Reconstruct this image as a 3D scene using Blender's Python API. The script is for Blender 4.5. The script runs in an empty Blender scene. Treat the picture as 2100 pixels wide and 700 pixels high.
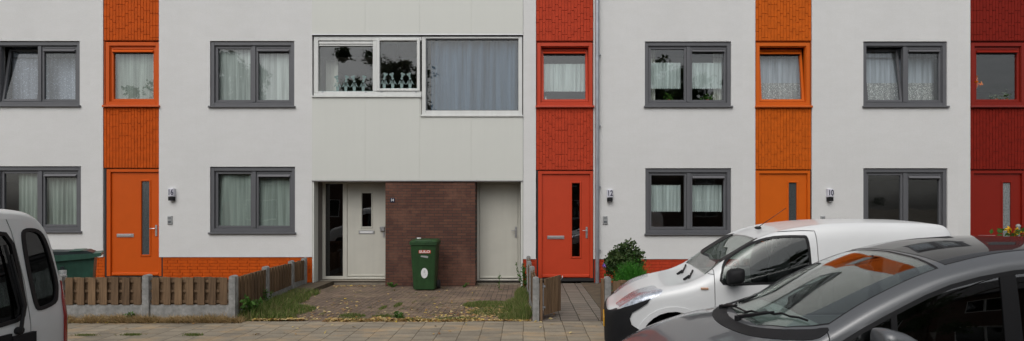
import bpy, bmesh, math, random
import numpy as np
from mathutils import Vector, Matrix
R = math.radians
random.seed(7)
S = bpy.context.scene
COL = S.collection

# ------------------------------------------------------------------ camera
cam = bpy.data.objects.new('camera', bpy.data.cameras.new('camera'))
COL.objects.link(cam)
cam.location = (0, 0, 1.8)
cam.rotation_euler = (R(90), 0, 0)
cam.data.sensor_width = 36
cam.data.lens = 1100 / 2100 * 36
cam.data.shift_x = -25 / 2100
cam.data.shift_y = 75 / 2100
cam.data.clip_start = 0.1
cam.data.clip_end = 2000
S.camera = cam

# ------------------------------------------------------------------ sky, sun, exposure (overcast)
SUN_EL, SUN_AZ = 52, 200          # azimuth clockwise from +Y: behind the camera, a little to its left
w = bpy.data.worlds.new('World'); S.world = w; w.use_nodes = True
nt = w.node_tree
bg = nt.nodes['Background']
sky = nt.nodes.new('ShaderNodeTexSky'); sky.sky_type = 'NISHITA'; sky.sun_disc = False
sky.sun_elevation = R(SUN_EL); sky.sun_rotation = R(SUN_AZ)
sky.air_density = 1.0; sky.dust_density = 4.0; sky.ozone_density = 1.0
hs = nt.nodes.new('ShaderNodeHueSaturation'); hs.inputs['Saturation'].default_value = 0.22
nt.links.new(sky.outputs[0], hs.inputs['Color']); nt.links.new(hs.outputs[0], bg.inputs['Color'])
bg.inputs['Strength'].default_value = 0.15
sun = bpy.data.objects.new('sun', bpy.data.lights.new('sun', 'SUN')); COL.objects.link(sun)
sun.data.energy = 0.5; sun.data.angle = R(60); sun.data.color = (1, .97, .93)
sd = Vector((math.sin(R(SUN_AZ)) * math.cos(R(SUN_EL)), math.cos(R(SUN_AZ)) * math.cos(R(SUN_EL)), math.sin(R(SUN_EL))))
sun.rotation_euler = sd.to_track_quat('Z', 'Y').to_euler()
sun.location = (0, -5, 20)
S.view_settings.view_transform = 'Standard'; S.view_settings.look = 'None'
S.view_settings.gamma = 1; S.view_settings.use_curve_mapping = False
S.view_settings.exposure = 0.05
S.render.engine = 'CYCLES'
try:
    S.cycles.max_bounces = 8; S.cycles.transparent_max_bounces = 16; S.cycles.caustics_reflective = False; S.cycles.caustics_refractive = False
except Exception: pass

# ------------------------------------------------------------------ scale: facade plane FY, 87 px of the photo per metre there
F = 1100.0; FY = F / 87.0; FRONT = 8.43
def PX(px, Y=FY): return (px - 1075.0) * Y / F
def PZ(py, Y=FY): return 1.8 - (py - 425.0) * Y / F

# ------------------------------------------------------------------ objects
WL = {}
def tag(o, label=None, cat=None, group=None, kind=None):
    if label: o['label'] = label
    if cat: o['category'] = cat
    if group: o['group'] = group
    if kind: o['kind'] = kind
    return o
def thing(name, label, cat, loc, group=None):
    o = bpy.data.objects.new(name, None); COL.objects.link(o); o.empty_display_size = .2
    o.location = loc; WL[o] = Vector(loc)
    return tag(o, label, cat, group)
def link_mesh(name, me, mat, parent=None, smooth=None):
    c = Vector((0, 0, 0))
    n = len(me.vertices)
    if n:
        a = np.empty(n * 3); me.vertices.foreach_get('co', a); a = a.reshape(-1, 3)
        lo, hi = a.min(0), a.max(0); c = Vector(((lo[0] + hi[0]) / 2, (lo[1] + hi[1]) / 2, lo[2]))
        a -= np.array(c); me.vertices.foreach_set('co', a.ravel())
    if mat is not None:
        me.materials.clear(); me.materials.append(mat)
    if smooth is not None:
        me.shade_smooth()
        me.set_sharp_from_angle(angle=R(smooth))
    me.update()
    o = bpy.data.objects.new(name, me); COL.objects.link(o); WL[o] = c
    if parent is not None:
        o.parent = parent; o.location = c - WL[parent]
    else: o.location = c
    return o

class MB:
    def __init__(s): s.v = []; s.f = []
    def quad(s, *p):
        n = len(s.v); s.v += [tuple(q) for q in p]; s.f.append(tuple(range(n, n + len(p)))); return s
    def box(s, x0, x1, y0, y1, z0, z1):
        n = len(s.v)
        s.v += [(x0, y0, z0), (x1, y0, z0), (x1, y1, z0), (x0, y1, z0), (x0, y0, z1), (x1, y0, z1), (x1, y1, z1), (x0, y1, z1)]
        s.f += [tuple(n + i for i in q) for q in ((0, 3, 2, 1), (4, 5, 6, 7), (0, 1, 5, 4), (1, 2, 6, 5), (2, 3, 7, 6), (3, 0, 4, 7))]
        return s
    def bbox(s, x0, x1, y0, y1, z0, z1, b=.004):
        """box with chamfered front (-y) edges"""
        n = len(s.v)
        s.v += [(x0, y1, z0), (x1, y1, z0), (x1, y1, z1), (x0, y1, z1), (x0, y0 + b, z0), (x1, y0 + b, z0), (x1, y0 + b, z1), (x0, y0 + b, z1),
                (x0 + b, y0, z0 + b), (x1 - b, y0, z0 + b), (x1 - b, y0, z1 - b), (x0 + b, y0, z1 - b)]
        for q in ((0, 1, 2, 3), (1, 0, 4, 5), (2, 1, 5, 6), (3, 2, 6, 7), (0, 3, 7, 4), (8, 9, 5, 4)[::-1], (9, 10, 6, 5)[::-1], (10, 11, 7, 6)[::-1], (11, 8, 4, 7)[::-1], (8, 9, 10, 11)):
            s.f.append(tuple(n + i for i in q))
        return s
    def frame(s, x0, x1, z0, z1, wd, y0, y1, wt=None, wb=None, b=.004):
        """rectangular border of width wd, front at y0"""
        wt = wd if wt is None else wt; wb = wd if wb is None else wb
        s.bbox(x0, x0 + wd, y0, y1, z0, z1, b); s.bbox(x1 - wd, x1, y0, y1, z0, z1, b)
        s.bbox(x0 + wd, x1 - wd, y0 + .0008, y1, z1 - wt, z1, b); s.bbox(x0 + wd, x1 - wd, y0 + .0008, y1, z0, z0 + wb, b)
        return s
    def tube(s, pts, r, n=8, cap=True):
        pts = [Vector(p) for p in pts]
        rs = r if isinstance(r, (list, tuple)) else [r] * len(pts)
        base = len(s.v)
        prev = None
        for i, p in enumerate(pts):
            d = (pts[min(i + 1, len(pts) - 1)] - pts[max(i - 1, 0)]).normalized()
            if prev is None:
                u = d.orthogonal().normalized()
            else:
                u = (prev - d * prev.dot(d)).normalized()
            prev = u
            vv = d.cross(u)
            for k in range(n):
                a = 2 * math.pi * k / n
                s.v.append(tuple(p + (u * math.cos(a) + vv * math.sin(a)) * rs[i]))
        for i in range(len(pts) - 1):
            for k in range(n):
                a = base + i * n + k; b = base + i * n + (k + 1) % n
                s.f.append((a, b, b + n, a + n))
        if cap:
            s.f.append(tuple(base + k for k in range(n))[::-1])
            s.f.append(tuple(base + (len(pts) - 1) * n + k for k in range(n)))
        return s
    def prism(s, poly, axis, a0, a1):
        """polygon extruded along axis: 'y' poly=(x,z); 'x' poly=(y,z); 'z' poly=(x,y)"""
        def P(p, t):
            return (p[0], t, p[1]) if axis == 'y' else (t, p[0], p[1]) if axis == 'x' else (p[0], p[1], t)
        n = len(s.v); m = len(poly)
        s.v += [P(p, a0) for p in poly] + [P(p, a1) for p in poly]
        s.f.append(tuple(range(n, n + m))); s.f.append(tuple(range(n + m, n + 2 * m))[::-1])
        for i in range(m):
            j = (i + 1) % m
            s.f.append((n + j, n + i, n + m + i, n + m + j))
        return s
    def sphere(s, c, r, nu=12, nv=8):
        rx, ry, rz = r if isinstance(r, (list, tuple)) else (r, r, r)
        n = len(s.v)
        for j in range(nv + 1):
            t = math.pi * j / nv
            for i in range(nu):
                a = 2 * math.pi * i / nu
                s.v.append((c[0] + rx * math.sin(t) * math.cos(a), c[1] + ry * math.sin(t) * math.sin(a), c[2] + rz * math.cos(t)))
        for j in range(nv):
            for i in range(nu):
                a = n + j * nu + i; b = n + j * nu + (i + 1) % nu
                s.f.append((a, a + nu, b + nu, b))
        return s
    def xf(s, M, start=0):
        s.v[start:] = [tuple(M @ Vector(p)) for p in s.v[start:]]; return s
    def mesh(s, name='m', fix=True):
        me = bpy.data.meshes.new(name); me.from_pydata(s.v, [], s.f)
        if fix:
            bm = bmesh.new(); bm.from_mesh(me); bmesh.ops.recalc_face_normals(bm, faces=bm.faces); bm.to_mesh(me); bm.free()
        me.update(); return me
    def build(s, name, mat, parent=None, smooth=None, fix=True):
        return link_mesh(name, s.mesh(name, fix), mat, parent, smooth)

# ------------------------------------------------------------------ materials
def newmat(name):
    m = bpy.data.materials.new(name); m.use_nodes = True
    t = m.node_tree; return m, t, t.nodes['Principled BSDF'], t.nodes.new, t.links.new
def coords(t, scale=(1, 1, 1), rot=(0, 0, 0), kind='Object'):
    tc = t.nodes.new('ShaderNodeTexCoord'); mp = t.nodes.new('ShaderNodeMapping')
    mp.inputs['Scale'].default_value = scale; mp.inputs['Rotation'].default_value = rot
    t.links.new(tc.outputs[kind], mp.inputs['Vector']); return mp.outputs[0]
def noise(t, vec, scale, detail=4, rough=.55):
    n = t.nodes.new('ShaderNodeTexNoise'); n.inputs['Scale'].default_value = scale
    n.inputs['Detail'].default_value = detail; n.inputs['Roughness'].default_value = rough
    t.links.new(vec, n.inputs['Vector']); return n.outputs['Fac']
def ramp(t, fac, stops):
    r = t.nodes.new('ShaderNodeValToRGB'); e = r.color_ramp.elements
    while len(e) < len(stops): e.new(.5)
    for el, (p, c) in zip(e, stops):
        el.position = p; el.color = (*c, 1) if len(c) == 3 else c
    t.links.new(fac, r.inputs[0]); return r.outputs[0]
def mixc(t, fac, a, b, mode='MIX'):
    m = t.nodes.new('ShaderNodeMix'); m.data_type = 'RGBA'; m.blend_type = mode
    for i, x in ((0, fac), (6, a), (7, b)):
        if isinstance(x, (int, float)): m.inputs[i].default_value = x
        elif isinstance(x, tuple): m.inputs[i].default_value = (*x, 1)
        else: t.links.new(x, m.inputs[i])
    return m.outputs[2]
def bump(t, h, strength, dist=.01, prev=None):
    b = t.nodes.new('ShaderNodeBump'); b.inputs['Strength'].default_value = strength; b.inputs['Distance'].default_value = dist
    t.links.new(h, b.inputs['Height'])
    if prev: t.links.new(prev, b.inputs['Normal'])
    return b.outputs[0]
def mul(c, k): return tuple(min(1, x * k) for x in c)
def plain(name, col, rough=.6, var=.12, nscale=3, bstr=.1, bscale=60, metal=0, coat=0, spec=.5, streak=0):
    m, t, b, N, L = newmat(name)
    v = coords(t)
    c = ramp(t, noise(t, v, nscale, 5), [(.3, mul(col, 1 - var)), (.7, mul(col, 1 + var))])
    if streak:
        v2 = coords(t, (9, 9, .5))
        s_ = ramp(t, noise(t, v2, 1, 6, .6), [(.45, (1, 1, 1)), (.75, (1 - streak,) * 3)])
        c = mixc(t, 1.0, c, s_, 'MULTIPLY')
    L(c, b.inputs['Base Color'])
    b.inputs['Roughness'].default_value = rough; b.inputs['Metallic'].default_value = metal
    b.inputs['Coat Weight'].default_value = coat; b.inputs['Specular IOR Level'].default_value = spec
    if bstr: L(bump(t, noise(t, v, bscale, 3), bstr, .004), b.inputs['Normal'])
    return m
def stucco(name, col):
    m, t, b, N, L = newmat(name)
    v = coords(t)
    c = ramp(t, noise(t, v, .7, 4), [(.3, mul(col, .965)), (.7, mul(col, 1.02))])
    v2 = coords(t, (14, 14, .35))
    c = mixc(t, 1, c, ramp(t, noise(t, v2, 1, 6, .6), [(.5, (1, 1, 1)), (.85, (.985, .985, .98))]), 'MULTIPLY')
    c = mixc(t, 1, c, ramp(t, noise(t, v, 55, 2), [(.3, (.95, .95, .95)), (.6, (1, 1, 1))]), 'MULTIPLY')
    c = mixc(t, 1, c, ramp(t, noise(t, coords(t, (1, 1, 2.2)), 2.4, 7, .7), [(.42, (.975, .975, .97)), (.6, (1, 1, 1))]), 'MULTIPLY')
    L(c, b.inputs['Base Color']); b.inputs['Roughness'].default_value = .9; b.inputs['Specular IOR Level'].default_value = .2
    n1 = noise(t, v, 70, 3, .7)
    L(bump(t, n1, .55, .012), b.inputs['Normal']); return m
def paving(name, cols, joint, bw, rh, rot=0, mort=.008, swap=True, patch=None, off=.5, moss=None, wall=False):
    """modular paving; columns run along world Y when swap"""
    m, t, b, N, L = newmat(name)
    tc = N('ShaderNodeTexCoord'); mp = N('ShaderNodeMapping')
    mp.inputs['Rotation'].default_value = (0, 0, rot)
    L(tc.outputs['Object'], mp.inputs[0])
    # small wobble so joints are not ruler straight
    nz = N('ShaderNodeTexNoise'); nz.inputs['Scale'].default_value = 1.7; L(mp.outputs[0], nz.inputs['Vector'])
    va = N('ShaderNodeVectorMath'); va.operation = 'MULTIPLY_ADD'; va.inputs[1].default_value = (.03, .03, 0)
    L(nz.outputs['Color'], va.inputs[0]); L(mp.outputs[0], va.inputs[2])
    src = va.outputs[0]
    if wall:
        sx = N('ShaderNodeSeparateXYZ'); cx = N('ShaderNodeCombineXYZ'); L(src, sx.inputs[0])
        L(sx.outputs[0], cx.inputs[0]); L(sx.outputs[2], cx.inputs[1]); src = cx.outputs[0]
    if swap:
        sx = N('ShaderNodeSeparateXYZ'); cx = N('ShaderNodeCombineXYZ'); L(src, sx.inputs[0])
        L(sx.outputs[0], cx.inputs[1]); L(sx.outputs[1], cx.inputs[0]); src = cx.outputs[0]
    br = N('ShaderNodeTexBrick'); L(src, br.inputs['Vector'])
    br.inputs['Scale'].default_value = 1; br.inputs['Brick Width'].default_value = bw; br.inputs['Row Height'].default_value = rh
    br.inputs['Mortar Size'].default_value = mort; br.inputs['Mortar Smooth'].default_value = .3; br.offset = off
    br.inputs['Color1'].default_value = (*cols[0], 1); br.inputs['Color2'].default_value = (*cols[1], 1); br.inputs['Mortar'].default_value = (*joint, 1)
    br.inputs['Bias'].default_value = 0
    c = br.outputs['Color']
    v = coords(t)
    c = mixc(t, 1, c, ramp(t, noise(t, v, 90, 3, .7), [(.3, (.82, .82, .82)), (.7, (1.12, 1.12, 1.12))]), 'MULTIPLY')
    c = mixc(t, 1, c, ramp(t, noise(t, v, 1.3, 5, .65), [(.3, (.78, .78, .79)), (.65, (1.08, 1.08, 1.06))]), 'MULTIPLY')
    if patch:
        f = ramp(t, noise(t, coords(t, (1, 2.2, 1)), 1.1, 6, .7), [(.5, (0, 0, 0)), (.66, (.75, .75, .75))])
        c = mixc(t, f, c, patch)
    if moss:
        f = ramp(t, noise(t, v, 2.3, 6, .75), [(.52, (0, 0, 0)), (.7, (.8, .8, .8))])
        c = mixc(t, f, c, moss)
    L(c, b.inputs['Base Color']); b.inputs['Roughness'].default_value = .9; b.inputs['Specular IOR Level'].default_value = .25
    h = N('ShaderNodeMath'); h.operation = 'SUBTRACT'; h.inputs[0].default_value = 1; L(br.outputs['Fac'], h.inputs[1])
    n1 = bump(t, h.outputs[0], .8, .012)
    L(bump(t, noise(t, v, 120, 3), .3, .004, n1), b.inputs['Normal']); return m
def wood(name, col):
    m, t, b, N, L = newmat(name)
    v = coords(t, (30, 30, 2.5))
    g = noise(t, v, 1, 6, .6)
    c = ramp(t, g, [(.25, mul(col, .55)), (.5, col), (.8, mul(col, 1.5))])
    gi = N('ShaderNodeNewGeometry')
    c = mixc(t, 1, c, ramp(t, gi.outputs['Random Per Island'], [(0, (.68, .66, .66)), (1, (1.2, 1.15, 1.05))]), 'MULTIPLY')
    L(c, b.inputs['Base Color']); b.inputs['Roughness'].default_value = .85; b.inputs['Specular IOR Level'].default_value = .2
    L(bump(t, g, .4, .005), b.inputs['Normal']); return m
def island(name, cols, rough=.6, trans=0.0):
    m, t, b, N, L = newmat(name)
    gi = N('ShaderNodeNewGeometry')
    n = len(cols)
    c = ramp(t, gi.outputs['Random Per Island'], [(i / (n - 1), cc) for i, cc in enumerate(cols)])
    L(c, b.inputs['Base Color']); b.inputs['Roughness'].default_value = rough; b.inputs['Specular IOR Level'].default_value = .25
    if trans:
        out = t.nodes['Material Output']; tr = N('ShaderNodeBsdfTranslucent'); L(c, tr.inputs['Color'])
        mx = N('ShaderNodeMixShader'); mx.inputs[0].default_value = trans
        L(b.outputs[0], mx.inputs[1]); L(tr.outputs[0], mx.inputs[2]); L(mx.outputs[0], out.inputs[0])
    return m
def glass(name, tint=(1, 1, 1), ior=1.5, rough=.0, wav=.02, wscale=1.5):
    m, t, b, N, L = newmat(name)
    out = t.nodes['Material Output']; t.nodes.remove(b)
    tr = N('ShaderNodeBsdfTransparent'); tr.inputs[0].default_value = (*tint, 1)
    gl = N('ShaderNodeBsdfGlossy'); gl.inputs['Roughness'].default_value = rough; gl.inputs['Color'].default_value = (1, 1, 1, 1)
    f0 = ((ior - 1) / (ior + 1)) ** 2
    lw = N('ShaderNodeLayerWeight'); lw.inputs['Blend'].default_value = .5
    pw = N('ShaderNodeMath'); pw.operation = 'POWER'; pw.inputs[1].default_value = 5; L(lw.outputs['Facing'], pw.inputs[0])
    fr = N('ShaderNodeMath'); fr.operation = 'MULTIPLY_ADD'; fr.inputs[1].default_value = 1 - f0; fr.inputs[2].default_value = f0; L(pw.outputs[0], fr.inputs[0])
    mx = N('ShaderNodeMixShader')
    nb = bump(t, noise(t, coords(t), wscale, 1), wav, .1)
    L(nb, gl.inputs['Normal'])
    L(fr.outputs[0], mx.inputs[0]); L(tr.outputs[0], mx.inputs[1]); L(gl.outputs[0], mx.inputs[2]); L(mx.outputs[0], out.inputs[0])
    return m
def fabric(name, col, opac=.8, lace=None, lscale=40, translucent=.2):
    """net curtain: diffuse + translucent with see-through weave; lace: dotted holes"""
    m, t, b, N, L = newmat(name)
    out = t.nodes['Material Output']; t.nodes.remove(b)
    df = N('ShaderNodeBsdfDiffuse'); tl = N('ShaderNodeBsdfTranslucent'); tp = N('ShaderNodeBsdfTransparent')
    v = coords(t)
    c = ramp(t, noise(t, coords(t, (16, 2, .6)), 1, 4), [(.32, mul(col, .74)), (.68, mul(col, 1.14))])  # upright lighter and darker streaks: fold shading painted into the cloth colour
    L(c, df.inputs[0]); L(c, tl.inputs[0])
    m1 = N('ShaderNodeMixShader'); m1.inputs[0].default_value = translucent; L(df.outputs[0], m1.inputs[1]); L(tl.outputs[0], m1.inputs[2])
    m2 = N('ShaderNodeMixShader'); L(tp.outputs[0], m2.inputs[1]); L(m1.outputs[0], m2.inputs[2]); L(m2.outputs[0], out.inputs[0])
    if lace:
        vo = N('ShaderNodeTexVoronoi'); vo.inputs['Scale'].default_value = lscale; L(v, vo.inputs['Vector'])
        a = ramp(t, vo.outputs['Distance'], [(lace - .06, (1, 1, 1)), (lace + .06, (opac,) * 3)])
        L(a, m2.inputs[0])
    else:
        L(ramp(t, noise(t, coords(t, (22, 1, .5)), 1, 3), [(.35, (max(0, opac - .13),) * 3), (.65, (min(1, opac + .09),) * 3)]), m2.inputs[0])
    return m
def paint(name, col, flake=0, rough=.35, dirt=.0, coat=1):
    m, t, b, N, L = newmat(name)
    v = coords(t)
    c = ramp(t, noise(t, v, 2.2, 5), [(.3, mul(col, 1 - .04 - dirt)), (.7, col)])
    if flake:
        c = mixc(t, 1, c, ramp(t, noise(t, v, 900, 1), [(.3, (1 - flake,) * 3), (.7, (1 + flake,) * 3)]), 'MULTIPLY')
    L(c, b.inputs['Base Color']); b.inputs['Roughness'].default_value = rough
    b.inputs['Metallic'].default_value = .3 if flake else 0
    b.inputs['Coat Weight'].default_value = coat; b.inputs['Coat Roughness'].default_value = .04
    L(bump(t, noise(t, v, 3, 2), .01, .01), b.inputs['Coat Normal']); return m

M = {}
M['white'] = stucco('white_render', (.70, .70, .69))
M['panel'] = plain('facade_panel', (.62, .63, .585), .55, .02, .8, .05, 25, streak=.015)
M['panel_edge'] = plain('panel_edge', (.54, .55, .51), .5, .05)
ORANGE = (.56, .088, .006); RED = (.50, .055, .021); ORANGE2 = (.60, .115, .007); DRED = (.215, .013, .006)
for k, c in (('orange', ORANGE), ('red', RED), ('orange_bright', ORANGE2), ('dark_red', DRED)):
    M[k + '_brick'] = plain(k + '_brick', mul(c, .92), .75, .14, 7, .3, 90, streak=.05, spec=.15)
    M[k + '_joint'] = plain(k + '_joint', mul(c, .70), .9, .1)
    M[k + '_paint'] = plain(k + '_paint', mul(c, 1.0), .42, .04, 3, .12, 120, spec=.22)
    M[k + '_sill'] = plain(k + '_sill', c, .35, .04)
M['gray_pvc'] = plain('gray_frame', (.105, .107, .115), .45, .05, 3, .1, 150)
M['vent_face'] = plain('vent_face', (.17, .17, .18), .4, .05, metal=.3)
M['white_pvc'] = plain('white_frame', (.66, .67, .65), .4, .05, 4, .05, streak=.08)
M['cream'] = plain('cream_paint', (.52, .51, .45), .45, .05, 2, .08, 40, streak=.05)
M['brown_brick'] = paving('brown_brickwork', ((.15, .068, .046), (.10, .047, .036)), (.06, .048, .042), .215, .0655, mort=.007, swap=False, wall=True, patch=(.19, .095, .065))
M['step'] = plain('concrete_step', (.26, .23, .18), .9, .2, 6, .4)
M['concrete'] = plain('concrete', (.27, .27, .26), .9, .28, 14, .6, 80, streak=.25)
M['wood'] = wood('weathered_wood', (.165, .11, .068))
M['sidewalk'] = paving('sidewalk_tiles', ((.29, .25, .19), (.225, .195, .15)), (.11, .088, .06), .21, .305, mort=.006, patch=(.40, .28, .155))
M['path'] = paving('path_tiles', ((.20, .172, .142), (.16, .142, .12)), (.05, .042, .03), .205, .30, rot=.0)
M['driveway'] = paving('driveway_bricks', ((.21, .15, .112), (.14, .105, .083)), (.062, .05, .034), .205, .103, mort=.006, patch=(.29, .21, .145), moss=(.085, .078, .042))
M['soil'] = plain('soil', (.09, .07, .045), 1, .3, 5, .8, 40)
M['asphalt'] = plain('asphalt', (.055, .055, .055), .9, .2, 5, .5, 200)
M['kerb'] = plain('kerb_stone', (.24, .235, .22), .9, .15, 5, .3)
M['black'] = plain('black_rubber', (.007, .007, .008), .5, .1, spec=.3)
M['black_plastic'] = plain('black_plastic', (.013, .013, .014), .6, .15, 4, .35, 200, spec=.2)
M['threshold'] = plain('dark_threshold', (.015, .013, .013), .6)
M['metal'] = plain('brushed_metal', (.55, .55, .56), .35, .06, 6, .05, metal=.85)
M['zinc'] = plain('zinc_pipe', (.36, .38, .41), .42, .12, 6, .1, metal=.6, streak=.15)
M['glass'] = glass('window_glass', (.98, 1, .99), 1.62)
M['frost'] = plain('frosted_glass', (.06, .07, .073), .15, .35, 40, .6, 45, coat=.5)
M['dark_glass'] = glass('dark_door_glass', (.25, .26, .29), 1.9)
M['tint'] = glass('tinted_car_glass', (.16, .15, .16), 1.6)
M['car_glass'] = glass('car_glass', (.92, .98, .95), 1.9, wav=.004)
M['van_glass'] = glass('van_glass', (.72, .76, .74), 1.5, wav=.004)
M['car_side'] = glass('car_side_glass', (.30, .31, .30), 1.95, wav=.01)
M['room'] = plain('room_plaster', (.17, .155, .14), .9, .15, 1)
M['net'] = fabric('net_curtain', (.66, .71, .70), .82)
M['net_thin'] = fabric('thin_net', (.66, .72, .82), .66)
M['net_bright'] = fabric('cafe_curtain', (.64, .72, .72), .92)
M['lace'] = fabric('lace', (.93, .95, .95), .35, lace=.33, lscale=38)
M['lace_fleck'] = fabric('flecked_net', (.52, .55, .66), .5, lace=.25, lscale=24)
M['net_green'] = fabric('green_grey_net', (.46, .52, .48), .82)
M['net_blue'] = fabric('blue_net', (.125, .18, .26), .96)
M['drape'] = fabric('cream_drape', (.72, .72, .66), .97)
M['cotton'] = fabric('cotton_sheet', (.40, .46, .43), .98)
M['decal'] = plain('pale_decal', (.20, .28, .27), .8)
M['bin_green'] = plain('bin_green', (.020, .062, .020), .42, .2, 6, .1, 40, streak=.3)
M['bin_teal'] = plain('bin_teal', (.030, .088, .062), .42, .2, 6, .1, 40, streak=.3)
M['bin_dark'] = plain('bin_dark_lid', (.022, .032, .034), .4, .2)
M['label_red'] = plain('label_red', (.55, .08, .04), .5)
M['label_white'] = plain('label_white', (.72, .73, .73), .5)
M['navy'] = plain('navy_enamel', (.015, .018, .04), .3)
M['ink'] = plain('ink', (.02, .02, .05), .5)
M['lamp_white'] = plain('opal_cover', (.62, .62, .68), .3, .03)
M['bell_grey'] = plain('bell_grey', (.36, .37, .37), .4)
M['bell_dark'] = plain('bell_dark', (.12, .13, .14), .4)
M['white_paint'] = paint('white_car_paint', (.68, .69, .69), 0, .4, .02, .5)
M['grey_paint'] = paint('grey_metallic_paint', (.095, .099, .105), .12, .52, 0, .85)
M['silver_paint'] = paint('silver_paint', (.66, .67, .65), 0, .5, .08, .4)
M['roof_glass'] = plain('black_roof_glass', (.03, .03, .031), .03, .1, 2, 0, coat=0, spec=.18)
M['chrome'] = plain('chrome', (.8, .8, .82), .12, .03, metal=1, bstr=0)
M['reflector'] = plain('lamp_reflector', (.50, .52, .54), .3, .5, 30, .8, 30, metal=.3)
M['lens'] = glass('lamp_lens', (.97, .98, 1), 1.5, wav=.05, wscale=20)
M['red_lens'] = plain('red_lens', (.25, .006, .006), .12, .1, coat=1)
M['amber'] = plain('amber_lens', (.5, .3, .2), .2)
M['plate'] = plain('yellow_plate', (.75, .38, .015), .4)
M['rubber'] = plain('tyre', (.02, .02, .02), .85)
M['alloy'] = plain('wheel_rim', (.35, .35, .36), .4, metal=.7)
M['seat'] = plain('seat_cloth', (.03, .03, .034), .9)
M['frost_lace'] = plain('patterned_glass', (.20, .22, .22), .2, .6, 45, .6, 45, coat=.4)
M['dash'] = plain('dashboard_grey', (.13, .14, .14), .8)
M['leaf'] = island('tree_leaf', [(.030, .052, .014), (.055, .085, .022), (.04, .065, .018)], .6, .25)
M['leaf_dark'] = island('shrub_leaf', [(.018, .040, .012), (.035, .07, .018), (.06, .095, .03), (.05, .075, .02)], .5, .15)
M['leaf_bright'] = island('conifer_leaf', [(.035, .16, .015), (.06, .24, .025), (.03, .12, .02)], .6, .25)
M['grass'] = island('grass', [(.06, .12, .02), (.13, .20, .04), (.32, .27, .13), (.09, .17, .03), (.26, .23, .10), (.07, .13, .025), (.16, .23, .05)], .7, .3)
M['weed'] = island('weed', [(.05, .13, .02), (.08, .17, .03), (.04, .1, .02)], .6, .3)
M['straw'] = island('straw', [(.48, .34, .17), (.36, .24, .11), (.58, .44, .24), (.26, .16, .07), (.16, .17, .06)], .8, .2)
M['litter'] = island('leaf_litter', [(.30, .22, .10), (.16, .10, .05), (.40, .33, .18), (.10, .08, .04)], .9)
M['fallen'] = island('fallen_leaf', [(.60, .42, .05), (.50, .40, .20), (.30, .15, .05), (.62, .52, .25), (.22, .10, .04), (.45, .30, .12)], .7, .1)
M['bark'] = plain('bark', (.06, .045, .033), 1, .3, 10, .8, 30)
M['pink'] = island('pink_flower', [(.45, .14, .17), (.35, .12, .12), (.5, .3, .25)], .7)
M['purple'] = island('purple_flower', [(.20, .10, .5), (.28, .15, .5)], .7)
M['orange_flower'] = island('orange_flower', [(.85, .16, .01), (.8, .25, .02)], .6, .2)
M['yellow_flower'] = island('yellow_flower', [(.85, .5, .02), (.7, .42, .02)], .6, .2)
M['terracotta'] = plain('terracotta', (.35, .12, .06), .8)
M['vase'] = glass('vase_glass', (.7, .8, .75), 1.5)
M['opp_brick'] = paving('opposite_brickwork', ((.16, .085, .06), (.12, .07, .05)), (.14, .12, .1), .215, .0655, swap=False, wall=True)
M['roof_tile'] = plain('roof_tile', (.045, .042, .043), .7, .2, 3)
M['slat'] = plain('blind_slat', (.05, .05, .052), .5)

# ------------------------------------------------------------------ ground
def sheet(name, x0, x1, y0, y1, z, mat, z1=None, ny=1):
    m = MB(); z1 = z if z1 is None else z1
    m.quad((x0, y0, z), (x1, y0, z), (x1, y1, z1), (x0, y1, z1))
    o = m.build(name, mat); tag(o, kind='structure'); return o
sheet('ground', -400, 400, -400, 400, -.16, M['soil'])
sheet('road', -60, 60, -6.2, 8.2, -.10, M['asphalt'])
SW0 = 7.14; BAY = 1.25; SW1 = 7.99
m = MB(); m.quad((-30, SW0, -.012), (BAY, SW0, -.012), (BAY, FRONT + .02, 0), (-30, FRONT + .02, 0)); m.quad((BAY, SW1, -.004), (30, SW1, -.004), (30, FRONT + .02, 0), (BAY, FRONT + .02, 0))
tag(m.build('sidewalk', M['sidewalk']), kind='structure')
mk = MB()
x = -20.0
while x < 20:
    if x < .9: mk.bbox(x + .004 + .25, x + .996 + .25, SW0 - .145, SW0 - .005, -.115, -.008, .01)
    else: mk.bbox(x + .26, x + 1.25, SW1 - .125, SW1 - .005, -.115, -.008, .01)
    x += 1.0
tag(mk.build('kerb', M['kerb']), kind='structure')
mk = MB(); mk.box(-30, BAY, SW0 - .006, FRONT + .02, -.158, -.02); mk.box(BAY + .002, 30, SW1 - .006, FRONT + .02, -.158, -.02)
tag(mk.build('sidewalk_bed', M['soil']), kind='structure')
sheet('far_sidewalk', -60, 60, -9, -6.2, -.03, M['sidewalk'])
# gardens: soil raised a little, house 14 driveway, path of house 12
gd = MB()
gd.box(-30, -4.60, FRONT + .03, FY + .6, -.15, .02)
gd.box(1.34, 30, FRONT + .03, FY + .6, -.15, .015)
tag(gd.build('garden_soil', M['soil']), kind='structure')
def dvz(y): return -.006 - .066 * max(0, min(1, (y - 8.45) / (FY - 8.45)))
dv = MB(); dv.prism([(FRONT + .021, -.155), (FRONT + .021, dvz(8.45)), (FY, dvz(FY)), (FY + .7, dvz(FY)), (FY + .7, -.155)], 'x', -5.2, .17)
tag(dv.build('driveway', M['driveway']), kind='structure')
pt = MB(); pt.quad((.176, FRONT + .021, .004), (1.30, FRONT + .021, .004), (1.62, FY, .004), (.176, FY, .004))
tag(pt.build('garden_path', M['path']), kind='structure')

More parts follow.
